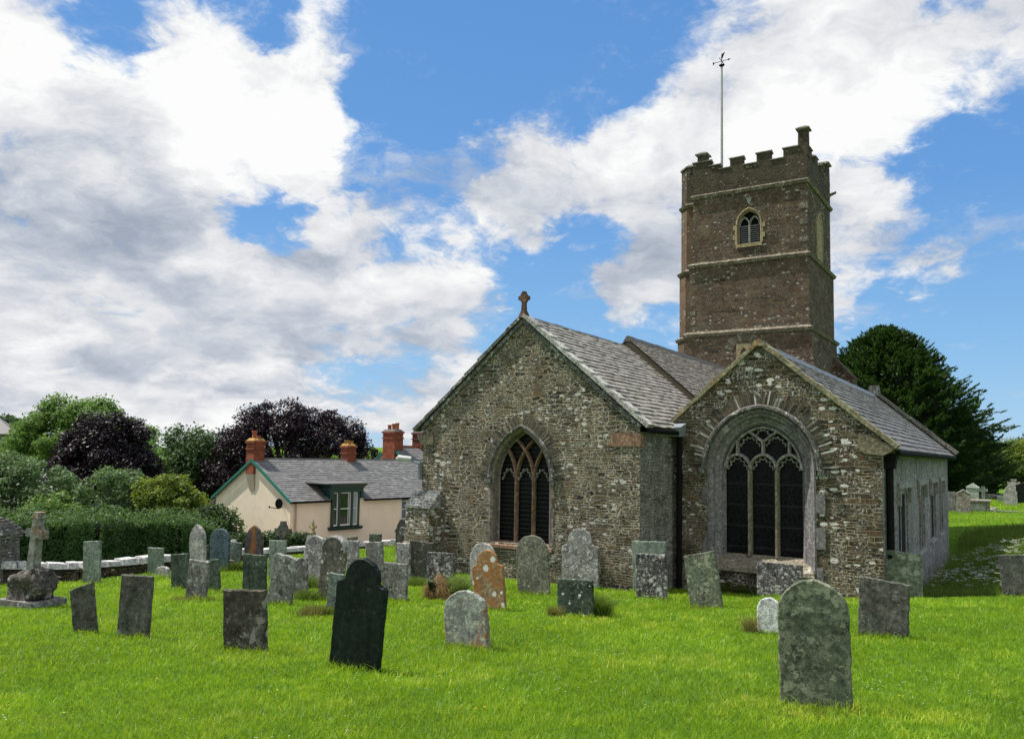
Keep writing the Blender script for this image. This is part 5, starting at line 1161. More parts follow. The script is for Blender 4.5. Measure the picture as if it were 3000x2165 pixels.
STONES = [
    ('s1', -9.56, 18.9, -1.3, 0.49, 0.85, -4.5, 18, 'rect', 0.07, 'palegreen', 0, 'tall plain pale green slate slab standing close to the whitewashed wall at the left'),
    ('s2', -8.71, 20.3, -1.31, 0.46, 0.57, -0.8, 20, 'rect', 0.07, 'palegreen', 0, 'short pale green slate stone by the wall, left of the dark green slab'),
    ('s3', -8.4, 20.0, -1.35, 0.38, 0.2, -3.4, 20, 'round', 0.1, 'pale', 0, 'tiny low rounded pale footstone beside the short pale green stone'),
    ('s4', -5.94, 11.66, -0.94, 0.4, 0.67, -9.1, 16, 'rect', 0.06, 'darkmott', -0.1, 'small dark slab with slanting top, leaning left, nearest the boulder cross'),
    ('s5', -5.13, 11.34, -0.91, 0.5, 0.84, 0.2, 15, 'rect', 0.07, 'darkmott', 0, 'broad dark mottled upright slab right of the small slanting one'),
    ('s8', -6.98, 17.58, -1.31, 0.46, 0.77, -5.5, 18, 'rect', 0.07, 'darkgreen', 0, 'dark green straight-topped slab left of the leaning grey stone'),
    ('s9', -6.08, 16.06, -1.23, 0.48, 0.76, 3.4, 20, 'rect', 0.07, 'greylichen', 0, 'grey stone leaning right with white lichen at its foot, rising from straw grass'),
    ('s10', -6.21, 17.34, -1.29, 0.4, 0.67, -7.0, 22, 'rect', 0.06, 'darkgreen', 0, 'narrow green slab half hidden behind the leaning grey stone'),
    ('s11', -7.53, 19.92, -1.4, 0.46, 1.27, -3.2, 22, 'gothic', 0.1, 'pale', 0, 'pale lichened tombstone with pointed top left of the inscribed blue slate'),
    ('s12', -7.58, 20.34, -1.41, 0.47, 0.75, -3.2, 22, 'rect', 0.06, 'darkspots', 0, 'small dark stone with pale flecks squeezed between pointed pale stone and blue slate'),
    ('s13', -7.53, 21.38, -1.44, 0.63, 1.09, -2.2, 22, 'round', 0.08, 'blueslate', 0, 'smooth blue-grey round-topped slate with lettering all over its face'),
    ('s14', -7.41, 21.68, -1.44, 0.38, 0.26, 3.3, 22, 'rect', 0.07, 'brown', 0, 'stubby brown stone in front of the inscribed blue slate'),
    ('s15', -7.41, 22.1, -1.45, 0.44, 0.69, 5.1, 22, 'rect', 0.06, 'greenwhite', 0, 'streaked green and white slab leaning right of the blue slate'),
    ('s15b', -7.51, 22.38, -1.47, 0.23, 0.74, -2.9, 22, 'round', 0.06, 'pale', 0, 'small white rounded top peeping behind the streaked green slab'),
    ('s16', -6.82, 21.94, -1.43, 0.58, 1.13, -1.9, 22, 'gothic', 0.09, 'rust', 0, 'dark pointed stone with an orange rust streak down its middle'),
    ('s17', -5.29, 17.18, -1.28, 0.58, 0.8, -1.1, 20, 'rect', 0.07, 'darkgreen', 0.02, 'dark green square-topped slab directly behind the brown lichen-blotched slab'),
    ('s18', -3.27, 10.34, -0.83, 0.62, 0.76, -2.6, 20, 'rect', 0.09, 'lichenbrown', 0, 'low wide brown slab blotched with grey lichen, in the open foreground grass'),
    ('s19', -5.48, 19.48, -1.36, 0.48, 0.93, -2.3, 22, 'rect', 0.07, 'palegreen', 0, 'pale green square stone below the dark ringed cross'),
    ('s21', -4.3, 15.48, -1.2, 0.53, 0.96, 7.8, 22, 'rough', 0.08, 'greylichen', 0.02, 'large rough grey slab leaning right, beside the dark green square-topped slab'),
    ('s22', -4.24, 16.8, -1.26, 0.38, 0.77, -3.1, 24, 'rect', 0.06, 'greylichen', 0, 'narrow grey slab just right of the large leaning rough slab'),
    ('s23', -4.44, 18.6, -1.34, 0.6, 1.13, 5.6, 24, 'slope', 0.08, 'whitelichen', 0, 'big pale lichen-covered slab with sloping top under the small cream cross'),
    ('s23c', -4.29, 19.66, -1.37, 0.43, 1.01, -2.3, 26, 'rect', 0.07, 'darkmott', 0, 'dark square stone half hidden behind the rounded stone with white rosettes'),
    ('s24', -4.33, 18.62, -1.34, 0.21, 0.72, 2.5, 24, 'rect', 0.06, 'olive', 0, 'narrow olive slab left of the rounded stone with white rosettes'),
    ('s25', -3.54, 16.36, -1.24, 0.54, 1.22, 5.1, 24, 'roundcap', 0.12, 'brownspots', 0, 'round-headed brown stone with white lichen rosettes and a pale moulded cap'),
    ('s26', -3.02, 14.2, -1.12, 0.28, 0.71, 4.7, 24, 'rect', 0.06, 'greenwhite', 0, 'narrow streaked green stone left against the large black-green slab'),
    ('s27', -1.69, 9.16, -0.73, 0.66, 1.23, 4.5, 26, 'hump', 0.08, 'blackslate', 0, 'tall black-green slab with humped shoulders leaning right in the foreground'),
    ('s28', -3.09, 19.12, -1.36, 0.46, 0.97, -3.7, 26, 'rect', 0.08, 'greylichen', 0, "grey lichened slab just behind the black-green slab's rounded head"),
    ('s28b', -4.17, 25.54, -1.54, 0.44, 0.71, -2.0, 26, 'rect', 0.08, 'darkgreen', 0, 'small dark green block of stone near the boundary wall under the bay window'),
    ('s28c', -4.64, 24.38, -1.49, 0.34, 0.69, -2.1, 26, 'rect', 0.08, 'olive', -0.03, 'low olive square stone near the wall, left of the small dark green block'),
    ('s28d', -3.83, 20.16, -1.39, 0.34, 0.91, -1.8, 26, 'rect', 0.08, 'whitelichen', 0, 'white-lichened narrow slab between the rosette stone and the black-green slab'),
    ('s28f', -4.15, 29.36, -1.67, 0.22, 0.31, -0.5, 26, 'rough', 0.15, 'pale', 0, 'little rough grey stone leaning by the wall beneath the small sash window'),
    ('s29', -2.26, 16.42, -1.25, 0.57, 0.74, 0.1, 27, 'rect', 0.07, 'greylichen', 0, 'grey lichen-blotched slab to the right of the black-green slab'),
    ('s30', -2.96, 23.14, -1.49, 0.51, 1.29, -1.8, 27, 'ogee', 0.09, 'darkmott', 0, 'dark curved-top stone with a pale carved rosette near the church corner'),
    ('s31', -2.59, 20.2, -1.41, 0.42, 0.89, -1.8, 28, 'rect', 0.07, 'whitelichen', 0, 'white-lichened narrow slab below the stone with the carved rosette'),
    ('s32', -2.13, 20.26, -1.42, 0.71, 0.94, -2.3, 30, 'rect', 0.06, 'darkspots', 0.04, 'wide dark slab with pale flecks and tilted top beside the buttress'),
    ('s33', -1.58, 19.22, -1.39, 0.78, 0.77, -1.2, 30, 'rect', 0.06, 'mottled', 0, 'black square stone densely mottled white behind the withered tussock'),
    ('s36', -0.6, 19.08, -1.4, 0.68, 1.03, -1.8, 30, 'round', 0.08, 'pale', 0, 'pale rounded stone half hidden behind the orange-lichened stone'),
    ('s37', -0.34, 15.42, -1.21, 0.68, 1.1, -6.3, 30, 'hump', 0.08, 'orange', 0, 'orange-lichened stone with humped top and white lichen discs'),
    ('s38', -0.52, 10.9, -0.88, 0.69, 0.75, -7.1, 34, 'round', 0.09, 'orangegreen', 0, 'squat round-topped stone with green and orange lichen, leaning left in the open grass'),
    ('s39', 0.55, 17.92, -1.35, 0.79, 1.29, -4.0, 31, 'round', 0.07, 'olive', 0, 'tall olive round-topped stone in front of the chancel window'),
    ('s40', 1.73, 20.0, -1.49, 0.98, 1.41, -1.8, 31, 'hump', 0.08, 'whitelichen', 0, 'large pale stone with humped shoulders against the chancel wall'),
    ('s41', 1.19, 14.62, -1.16, 0.7, 0.65, -2.2, 31, 'rect', 0.07, 'darkspeck', 0, 'low dark green stone with white specks and grass growing on its flank'),
    ('s42', 2.93, 19.86, -1.51, 0.25, 0.38, -0.3, 31, 'round', 0.06, 'palegreen', 0, 'little pale green rounded stone at the foot of the chancel wall'),
    ('s43', 3.28, 19.1, -1.46, 0.84, 1.19, -2.5, 31, 'rect', 0.06, 'palegreen', 0, 'pale green square stone showing above and behind the mottled slab at the chancel corner'),
    ('s44', 3.05, 17.62, -1.36, 0.69, 0.97, -1.6, 31, 'rect', 0.06, 'mottled', 0, 'mottled black and white slab in front of the chancel corner'),
    ('s45', 3.92, 16.34, -1.27, 0.66, 1.06, -9.1, 33, 'rect', 0.08, 'olivemott', -0.04, 'olive mottled slab leaning left before the aisle window'),
    ('s46', 6.27, 19.12, -1.53, 1.03, 0.8, 0.1, 33, 'rect', 0.08, 'mottled', 0, 'wide square stone mottled white and black below the aisle window'),
    ('s47', 4.03, 12.8, -1.03, 0.35, 0.56, 0.9, 30, 'round', 0.08, 'whitestone', 0, 'little white round-topped headstone beside the big foreground stone'),
    ('s48', 2.85, 7.68, -0.63, 0.63, 1.18, -1.2, 26, 'round', 0.07, 'olivemott', 0, 'biggest round-topped olive mottled stone in the right foreground'),
    ('s49', 5.63, 12.44, -0.98, 0.7, 0.86, 2.3, 36, 'rect', 0.07, 'darkmott', 0.03, 'broad dark grey square stone right of the biggest rounded stone'),
    ('s50', 8.95, 18.75, -1.5, 0.83, 1.12, 0.8, 40, 'rect', 0.07, 'palemott', 0.03, 'tall pale mottled slab by the aisle corner behind the broad dark stone'),
    ('s51', 11.01, 17.7, -1.21, 0.71, 0.92, -4.2, 33, 'rect', 0.07, 'darkmott', 0, 'dark mottled stone cut by the right edge beside the flower bank'),
    ('s52', 25.31, 46.96, -1.1, 0.48, 1.13, 0.3, 32, 'rect', 0.09, 'greylichen', 0, 'plain grey square headstone on the far lawn by the church corner'),
    ('s53', 25.47, 46.0, -1.11, 0.69, 1.32, 0.1, 32, 'gable', 0.12, 'frame', 0, 'brown headstone with framed pointed top on the far lawn'),
    ('s54', 28.16, 49.86, -0.92, 0.67, 1.35, 1.2, 32, 'gable', 0.12, 'whitegreen', 0, 'green headstone with a white pediment behind the far framed stone'),
    ('s57', 30.48, 49.82, -0.82, 0.71, 1.24, -2.3, 32, 'ogee', 0.12, 'pale', 0, 'pale curved-top headstone leaning on the far lawn at the right'),
    ('s59', 31.85, 50.74, -0.74, 0.79, 1.26, -0.2, 32, 'round', 0.1, 'blackslate', 0, 'large black rounded headstone at the far right edge of the lawn'),
    ('s60', 31.28, 52.2, -0.75, 0.35, 0.37, 1.3, 32, 'rect', 0.1, 'palegreen', 0, 'small green block beside the pale curved-top stone on the far lawn'),
]
GS = {}
for key, x, y, z, w, h, lean, yaw, shape, t, mat, ts, label in STONES:
    o = slab_mesh('gravestone', shape, w, h, t, ts, mat, sink=.28 if h > .5 else .15)
    back = random.uniform(-2.5, 1.5)
    o.matrix_world = Matrix.Translation((x, y, z)) @ Matrix.Rotation(-R(yaw), 4, 'Z') @ Matrix.Rotation(R(lean), 4, 'Y') @ Matrix.Rotation(R(back), 4, 'X')
    tag(o, label, 'gravestone', 'gravestones standing in the churchyard'); GS[key] = (o, w, h, t)
# moulded rim on the rounded stone with white rosettes, frames on two others
def rim(key, wd, pr, mat, shape, inset=0.0):
    o, w, h, t = GS[key]
    P = outline(shape, w - inset * 2, h - inset, 0, -.35 * h)
    mb = MB(); mb.sweep(P[2:], wd, pr, -t / 2 - .005) if shape == 'gable' else mb.sweep([p for p in P[2:]], wd, pr, -t / 2 - .005)
    r_ = mb.build('rim', MAT[mat], o)
mb = MB(); o, w, h, t = GS['s25']; mb.sweep([(p[0] * 1.02, p[1] + .015) for p in outline('round', w, h, 0, 0)[2:]], .06, t * 1.25, 0); mb.build('moulded_cap', MAT['whitelichen'], o)
rim('s53', .07, .05, 'pale', 'gable', .03)
mb = MB(); o, w, h, t = GS['s54']; mb.prism_y([(-w / 2 - .03, h - w * .37), (w / 2 + .03, h - w * .37), (w / 2 + .03, h - w * .28), (0, h + .05), (-w / 2 - .03, h - w * .28)], -t / 2 - .04, t / 2 + .04); mb.build('pediment', MAT['whitestone'], o)
mb = MB(); o, w, h, t = GS['s30']; ring = [(.10 * math.cos(a), h - .30 + .10 * math.sin(a)) for a in np.linspace(0, 2 * math.pi, 14, endpoint=False)]; mb.sweep(ring, .035, .03, -t / 2 - .002, closed=True)
for k in range(5):
    a = 2 * math.pi * k / 5; mb.sweep([(.02 * math.cos(a), h - .30 + .02 * math.sin(a)), (.08 * math.cos(a), h - .30 + .08 * math.sin(a))], .04, .03, -t / 2 - .002)
mb.build('carved_rosette', MAT['whitelichen'], o)
mb = MB(); o, w, h, t = GS['s30']; mb.sweep([(p[0] * 1.03, p[1] + .02) for p in outline('ogee', w, h, 0, 0)[3:-1]], .06, t * 1.2, 0); mb.build('moulded_edge', MAT['darkmott'], o)
# inscription on the smooth blue slate
def inscription(key, lines):
    o, w, h, t = GS[key]; vs = []; fs = []; dg = None
    for txt, z, size in lines:
        cu = bpy.data.curves.new('t', 'FONT'); cu.body = txt; cu.size = size; cu.align_x = 'CENTER'; cu.resolution_u = 2
        ob = bpy.data.objects.new('t', cu); COL.objects.link(ob); bpy.context.view_layer.update()
        me = ob.evaluated_get(bpy.context.evaluated_depsgraph_get()).to_mesh(); b = len(vs)
        vs += [(v.co.x, -t / 2 - .0025, z + v.co.y) for v in me.vertices]; fs += [tuple(i + b for i in p.vertices) for p in me.polygons]
        ob.to_mesh_clear(); bpy.data.objects.remove(ob)
    mb = MB(); mb.add(vs, fs, .5); mb.build('inscription', MAT['inkstone'], o)
MAT['inkstone'] = plain('dark_lettering', (.010, .016, .022), (.014, .022, .03), 4, .8, 0)
inscription('s13', [('In', .95, .035), ('Loving Remembrance of', .885, .042), ('MARY ANN HOOPER', .825, .048), ('the beloved wife of', .765, .036), ('HENRY RICHARDS', .705, .048), ('of this parish', .645, .036), ('who died June 17th 1886', .585, .036), ('aged 36 years', .525, .036), ('Also of the above named', .465, .036), ('HENRY RICHARDS', .405, .046), ('who died Sept 28th 1914', .345, .036), ('aged 78 years', .285, .036)])

# boulder cross on its slab, at the left
def rock(name, mat, parent, cx_, cy_, z0, sx_, sy_, sz_, seed, sub=4, amp=.12):
    bm = bmesh.new(); bmesh.ops.create_cube(bm, size=2.0); bmesh.ops.subdivide_edges(bm, edges=bm.edges[:], cuts=9, use_grid_fill=True)
    rr = np.random.default_rng(seed); D = rr.normal(size=(14, 3)); ph = rr.uniform(0, 6.28, 14); fr = rr.uniform(1.2, 5.5, 14)
    for v in bm.verts:
        p = v.co.copy(); q = p.normalized() * (max(abs(p.x), abs(p.y), abs(p.z))) * .45 + p * .6
        k = sum(math.sin(p.dot(Vector(d)) * f + h_) / f for d, f, h_ in zip(D, fr, ph)) * amp
        q *= 1 + k; v.co = (cx_ + q.x * sx_, cy_ + q.y * sy_, z0 + (q.z + 1) * sz_)
    me = bpy.data.meshes.new(name); bm.to_mesh(me); bm.free(); me.materials.append(MAT[mat]); me.polygons.foreach_set('use_smooth', [True] * len(me.polygons))
    o = bpy.data.objects.new(name, me); COL.objects.link(o)
    if parent: o.parent = parent
    return o
cr_ = tag(empty('memorial_cross', (-8.66, 15.0, -1.18), -R(24)), 'rusty lichened stone cross leaning on a dark boulder base by the gate pier', 'memorial', 'stone crosses in the churchyard')
m = MB(); m.hexa([(-.48, -.36, -.2), (.48, -.36, -.2), (.48, .36, -.2), (-.48, .36, -.2)], [(-.47, -.35, .12), (.47, -.35, .12), (.47, .35, .12), (-.47, .35, .12)]); m.build('slab', MAT['greylichen'], cr_)
rock('boulder', 'boulder', cr_, 0, 0, .08, .37, .26, .285, 3, amp=.17)
m = MB(); m.hexa([(-.11, -.08, .50), (.08, -.08, .50), (.08, .08, .50), (-.11, .08, .50)], [(.0, -.065, 1.62), (.13, -.065, 1.60), (.13, .07, 1.60), (.0, .07, 1.62)])
m.prism_y([(-.17, 1.24), (-.13, 1.22), (.02, 1.26), (.12, 1.22), (.25, 1.19), (.27, 1.33), (.14, 1.37), (.02, 1.40), (-.12, 1.38), (-.17, 1.37)], -.07, .08)
m.hexa([(-.01, -.08, 1.57), (.15, -.08, 1.56), (.15, .09, 1.56), (-.01, .09, 1.57)], [(.01, -.075, 1.68), (.14, -.075, 1.67), (.14, .08, 1.67), (.01, .08, 1.68)]); m.build('cross', MAT['crossstone'], cr_)
# ringed cross in front of the house
xx = tag(empty('memorial_cross', (-7.59, 27.5, float(G(-7.59, 27.5))), -R(24)), 'dark ringed stone cross standing against the cream house corner', 'memorial', 'stone crosses in the churchyard')
m = MB(); m.hexa([(-.095, -.065, .25), (.095, -.065, .25), (.095, .065, .25), (-.095, .065, .25)], [(-.072, -.06, .86), (.072, -.06, .86), (.072, .06, .86), (-.072, .06, .86)])
zc = .88
m.prism_y([(-.075, zc - .28), (.075, zc - .28), (.09, zc - .22), (.15, zc - .16), (.17, zc - .08), (.31, zc - .08), (.31, zc + .08), (.17, zc + .08), (.15, zc + .15), (.09, zc + .22), (.075, zc + .32), (-.075, zc + .32), (-.09, zc + .22), (-.15, zc + .15), (-.17, zc + .08), (-.31, zc + .08), (-.31, zc - .08), (-.17, zc - .08), (-.15, zc - .16), (-.09, zc - .22)], -.07, .07); m.build('cross', MAT['darkmott'], xx)
m = MB(); m.hexa([(-.35, -.28, -.3), (.35, -.28, -.3), (.35, .28, -.3), (-.35, .28, -.3)], [(-.30, -.24, .26), (.30, -.24, .26), (.30, .24, .26), (-.30, .24, .26)]); m.build('plinth', MAT['darkmott'], xx)
# small fleury cross
xx = tag(empty('memorial_cross', (-5.27, 22.0, float(G(-5.27, 22.0))), -R(24)), 'small cream cross with flared leaf ends above the lichened slabs', 'memorial', 'stone crosses in the churchyard')
m = MB(); z0 = .86
m.tube([(0.03, 0, z0), (-.0, 0, z0 + .14), (-.01, 0, z0 + .34)], [.075, .045, .03], 8); m.tube([(-.01, 0, z0 + .05), (-.01, 0, z0 + .09)], .085, 8)
for sx in (-1, 1): m.tube([(-.01, 0, z0 + .20), (-.01 + sx * .07, 0, z0 + .22), (-.01 + sx * .10, 0, z0 + .25), (-.01 + sx * .12, 0, z0 + .21)], [.03, .024, .034, .012], 7)
m.tube([(-.01, 0, z0 + .28), (-.01, 0, z0 + .34), (-.01, 0, z0 + .42)], [.025, .04, .01], 7); m.tube([(-.01, 0, z0 + .17), (-.01, 0, z0 + .22)], .05, 8); m.build('cross', MAT['yellow_stone'], xx)
m = MB(); m.hexa([(-.26, -.2, -.3), (.26, -.2, -.3), (.26, .2, -.3), (-.26, .2, -.3)], [(-.12, -.10, z0), (.12, -.10, z0), (.12, .10, z0), (-.12, .10, z0)]); m.build('pedestal', MAT['pale'], xx)
# two plain crosses at the corner of the church
for x, y, zt, za, aw, hw_, mat, lab in ((-2.93, 25.5, -.14, -.33, .15, .055, 'rustwood', 'tall red-brown wooden cross half hidden behind the church corner'), (-2.75, 23.9, -.42, -.60, .20, .075, 'olive', 'grey-brown stone cross beside the church corner buttress')):
    g0 = float(G(x, y)); xx = tag(empty('memorial_cross', (x, y, g0), -R(20)), lab, 'memorial', 'stone crosses in the churchyard')
    m = MB(); m.hexa([(-hw_, -.05, -.3), (hw_, -.05, -.3), (hw_, .05, -.3), (-hw_, .05, -.3)], [(-hw_, -.05, zt - g0), (hw_, -.05, zt - g0), (hw_, .05, zt - g0), (-hw_, .05, zt - g0)]); m.box(-aw, aw, -.045, .045, za - g0 - .06, za - g0 + .06); m.build('cross', MAT[mat], xx)
    m = MB(); m.hexa([(-.28, -.22, -.3), (.28, -.22, -.3), (.28, .22, -.3), (-.28, .22, -.3)], [(-.24, -.18, .2), (.24, -.18, .2), (.24, .18, .2), (-.24, .18, .2)]); m.build('plinth', MAT['darkmott'], xx)
# right hand background memorials
xx = tag(empty('memorial_cross', (28.91, 50, float(G(28.91, 50))), -R(32)), 'green stone cross behind the chest tomb', 'memorial', 'stone crosses in the churchyard')
m = MB(); m.box(-.10, .10, -.07, .07, .2, 1.15); m.box(-.24, .24, -.065, .065, .84, 1.02); m.build('cross', MAT['palegreen'], xx); m = MB(); m.box(-.3, .3, -.25, .25, -.3, .22); m.build('plinth', MAT['palegreen'], xx)
xx = tag(empty('memorial_cross', (32.63, 53, float(G(32.63, 53))), -R(32)), 'pale wheel-armed cross behind the curved headstone at the right edge', 'memorial', 'stone crosses in the churchyard')
m = MB(); m.box(-.11, .11, -.07, .07, .2, 1.36); m.prism_y([(-.33, .98), (-.15, 1.04), (.15, 1.04), (.33, .98), (.36, 1.22), (.15, 1.17), (-.15, 1.17), (-.36, 1.22)], -.065, .065); m.box(-.17, .17, -.08, .08, 1.28, 1.38); m.build('cross', MAT['pale'], xx); m = MB(); m.box(-.3, .3, -.25, .25, -.3, .25); m.build('plinth', MAT['pale'], xx)
ct = tag(empty('chest_tomb', (27.0, 47.2, float(G(27.0, 47.2))), -R(32)), 'grey stone chest tomb with overhanging lid on the far lawn', 'tomb')
m = MB(); m.box(-.50, .50, -.7, .7, -.2, .46); m.build('chest', MAT['pale'], ct)
m = MB(); m.hexa([(-.58, -.78, .46), (.58, -.78, .46), (.58, .78, .46), (-.58, .78, .46)], [(-.62, -.82, .53), (.62, -.82, .53), (.62, .82, .53), (-.62, .82, .53)]); m.box(-.62, .62, -.82, .82, .53, .60); m.build('lid', MAT['frame'], ct)
for sx in (-1, 1):
    for sy in (-1, 1): m = MB(); m.tube([(sx * .47, sy * .67, -.1), (sx * .47, sy * .67, .02), (sx * .47, sy * .67, .2), (sx * .47, sy * .67, .38), (sx * .47, sy * .67, .455)], [.09, .10, .065, .085, .10], 8); m.build('corner_baluster', MAT['frame'], ct)
o = rock('boulder', 'greylichen', None, 32.4, 55, float(G(32.4, 55)) - .15, .55, .3, .24, 8); tag(o, 'rough tan fieldstone lying under the far trees', 'boulder')
gv = tag(empty('grave_ledger', (27.9, 45.6, float(G(27.9, 45.6))), -R(32)), 'low grassed grave with small pale kerb stone on the far lawn', 'grave')
m = MB(); m.box(-.75, .9, -.3, .3, -.2, .05); m.build('ledger', MAT['olive'], gv); rock('kerb_stone', 'pale', gv, -.85, 0, -.06, .14, .12, .13, 4)
# ------------------------------------------------------------------ foliage
def unit(a): return a / np.maximum(np.linalg.norm(a, axis=1, keepdims=True), 1e-9)
def leaf_quads(C, Nn, size, asp=.55, rs=.35):
    """one rhombic leaf per centre, roughly facing Nn"""
    n = len(C); Nn = unit(Nn + rng.normal(size=(n, 3)) * rs * 1.6)
    T = unit(np.cross(Nn, rng.normal(size=(n, 3)))); B = np.cross(Nn, T)
    s = (size * rng.uniform(.6, 1.35, n))[:, None]
    V = np.stack([C - T * s * .5, C + B * s * asp * .5 - T * s * .05, C + T * s * .55 + Nn * s * .08, C - B * s * asp * .5 - T * s * .05], 1).reshape(-1, 3)
    return V, np.arange(4 * n).reshape(n, 4)
def tree(name, label, cat, base, lobes, leaves, size, mat, trunk_r=.3, bark='bark', group=None, limb=True, rs=.5, flat=.75, gap=.0, top=None):
    """lobes: (x,y,z,r) relative to base; leaves fill a ragged shell round every lobe"""
    root = tag(empty(name, base), label, cat, group or {'tree': 'trees around the churchyard', 'bush': 'bushes beyond the wall'}[cat])
    L = np.array(lobes, float); wts = L[:, 3] ** 2; idx = rng.choice(len(L), leaves, p=wts / wts.sum())
    d = unit(rng.normal(size=(leaves, 3))); d[:, 2] = np.where((d[:, 2] < -.35) & (rng.random(leaves) < .6), -d[:, 2], d[:, 2])
    # twig clumps: directions attracted to a few sub-centres of each lobe, so the outline breaks up
    NS = 34; sub = unit(rng.normal(size=(len(L) * NS, 3))); sr = rng.uniform(.66, 1.18, len(L) * NS)
    k = idx * NS + rng.integers(0, NS, leaves); cl = sub[k]
    d = unit(cl + rng.normal(size=(leaves, 3)) * .30)
    r = L[idx, 3] * sr[k] * rng.uniform(.45, 1.04, leaves) ** .7
    C = L[idx, :3] + d * r[:, None] * np.array([1, 1, flat])
    Nn = d * .6 + np.array([0, 0, .75])
    V, F = leaf_quads(C, Nn, size, rs=rs)
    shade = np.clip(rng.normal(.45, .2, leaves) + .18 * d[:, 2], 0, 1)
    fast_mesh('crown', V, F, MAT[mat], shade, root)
    if trunk_r:
        m = MB(); zt = L[:, 2].mean(); ct_ = Vector((float(L[:, 0].mean()), float(L[:, 1].mean()), float(zt)))
        m.tube([(0, 0, -.4), (ct_.x * .15, ct_.y * .15, zt * .35), tuple(ct_ * .8), tuple(ct_ * 1.1)], [trunk_r * 1.25, trunk_r, trunk_r * .6, trunk_r * .25], 9)
        if limb:
            for q in L:
                s0 = Vector((ct_.x * .2, ct_.y * .2, zt * random.uniform(.35, .7))); e = Vector((q[0], q[1], q[2])); mid = s0.lerp(e, .5) + Vector((0, 0, -.1 * q[3]))
                m.tube([tuple(s0), tuple(mid), tuple(e), tuple(e + (e - s0).normalized() * q[3] * .6)], [trunk_r * .45, trunk_r * .3, trunk_r * .16, trunk_r * .05], 6)
        m.build('trunk', MAT[bark], root)
    return root
def dome(rx, ry, rz, cz, n, r0, r1, seed, low=-.25):
    g = np.random.default_rng(seed); out = [(0, 0, cz, min(rx, rz) * .62)]
    for i in range(n):
        z = low + (.95 - low) * (i + .5) / n; a = i * 2.39996 + g.uniform(-.4, .4); q = math.sqrt(max(0, 1 - z * z)) if z > 0 else 1.0
        r = g.uniform(r0, r1); f = g.uniform(.72, .95)
        out.append((math.cos(a) * q * (rx - r * .6) * f * 1.05 * (1 if z < .7 else .85), math.sin(a) * q * (ry - r * .6) * f, cz + z * (rz - r * .62) * (f if z < .7 else min(f, .84)) * 1.03, r))
    return out
gz = lambda x, y: float(G(x, y))
# the wood on the left, beyond the churchyard wall
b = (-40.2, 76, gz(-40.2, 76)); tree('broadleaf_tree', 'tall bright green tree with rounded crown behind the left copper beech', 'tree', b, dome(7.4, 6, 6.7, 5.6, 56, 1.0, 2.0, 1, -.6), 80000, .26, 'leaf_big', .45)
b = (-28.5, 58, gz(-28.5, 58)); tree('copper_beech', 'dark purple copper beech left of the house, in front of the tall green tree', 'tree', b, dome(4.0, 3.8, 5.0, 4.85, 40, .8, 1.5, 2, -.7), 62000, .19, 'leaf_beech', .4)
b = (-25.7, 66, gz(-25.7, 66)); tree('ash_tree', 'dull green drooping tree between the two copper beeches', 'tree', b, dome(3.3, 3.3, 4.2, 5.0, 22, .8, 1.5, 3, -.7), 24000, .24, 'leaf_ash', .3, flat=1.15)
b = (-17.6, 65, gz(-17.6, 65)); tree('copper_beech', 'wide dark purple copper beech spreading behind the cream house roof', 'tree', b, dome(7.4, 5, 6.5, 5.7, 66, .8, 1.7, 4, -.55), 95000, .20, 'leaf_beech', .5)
b = (-21.6, 36.5, gz(-21.6, 36.5)); r_ = tree('elder_bush', 'large green bush with pale blossom at the left edge above the hedge', 'bush', b, dome(2.7, 2.0, 2.8, 3.0, 34, .4, .9, 5, -.8), 26000, .14, 'leaf_silver', .12)
V, F = leaf_quads(np.array(dome(2.3, 1.9, 2.5, 2.7, 1, .5, .6, 1))[:1, :3] + unit(rng.normal(size=(420, 3)) * np.array([1, 1, .4]) + np.array([.25, -.5, .45])) * np.array([1.9, 1.7, 2.0]) + rng.normal(size=(420, 3)) * .22, np.tile([0, -.3, 1.], (420, 1)), .13); fast_mesh('blossom', V, F, MAT['petal'], rng.random(420), r_)
b = (-23.5, 33.5, gz(-23.5, 33.5)); tree('laurel_bush', 'dark glossy bush at the far left edge behind the gate pier', 'bush', b, dome(2.2, 2, 2.0, 1.7, 16, .6, 1.0, 15, -.8), 14000, .16, 'leaf_dark', .1)
b = (-19.3, 34.5, gz(-19.3, 34.5)); tree('hazel_bush', 'fresh green bush below the left copper beech', 'bush', b, dome(1.5, 1.5, 1.7, 2.1, 12, .5, .9, 16, -.8), 10000, .15, 'leaf_big', .08)
b = (-17.3, 36, gz(-17.3, 36)); r_ = tree('silver_shrub', 'airy silvery green small tree with pale stems in front of the copper beech', 'bush', b, dome(1.8, 1.6, 2.0, 3.1, 34, .25, .55, 6, -.6), 11000, .13, 'leaf_silver', .07, 'bark_pale')
b = (-14.75, 35.5, gz(-14.75, 35.5)); tree('maple_bush', 'yellow-green bush beside the dark shrub at the end of the hedge', 'bush', b, dome(1.8, 1.6, 2.1, 2.65, 30, .3, .7, 7, -.8), 18000, .14, 'leaf_yellow', .1)
b = (-12.3, 33.0, gz(-12.3, 33)); tree('laurel_bush', 'dark green shrub hiding the left corner of the cream house', 'bush', b, dome(.95, 1.1, 1.5, 1.6, 12, .4, .7, 8, -.8), 9000, .15, 'leaf_dark', .08)
b = (-11.7, 39.5, gz(-11.7, 39.5)); tree('rose_bush', 'low leafy bush growing against the cream gable wall', 'bush', b, [(dx, 0, 1.15 + .12 * math.sin(dx * 5), .55) for dx in np.linspace(-1.25, 1.9, 8)], 9000, .13, 'leaf_dark', .04)
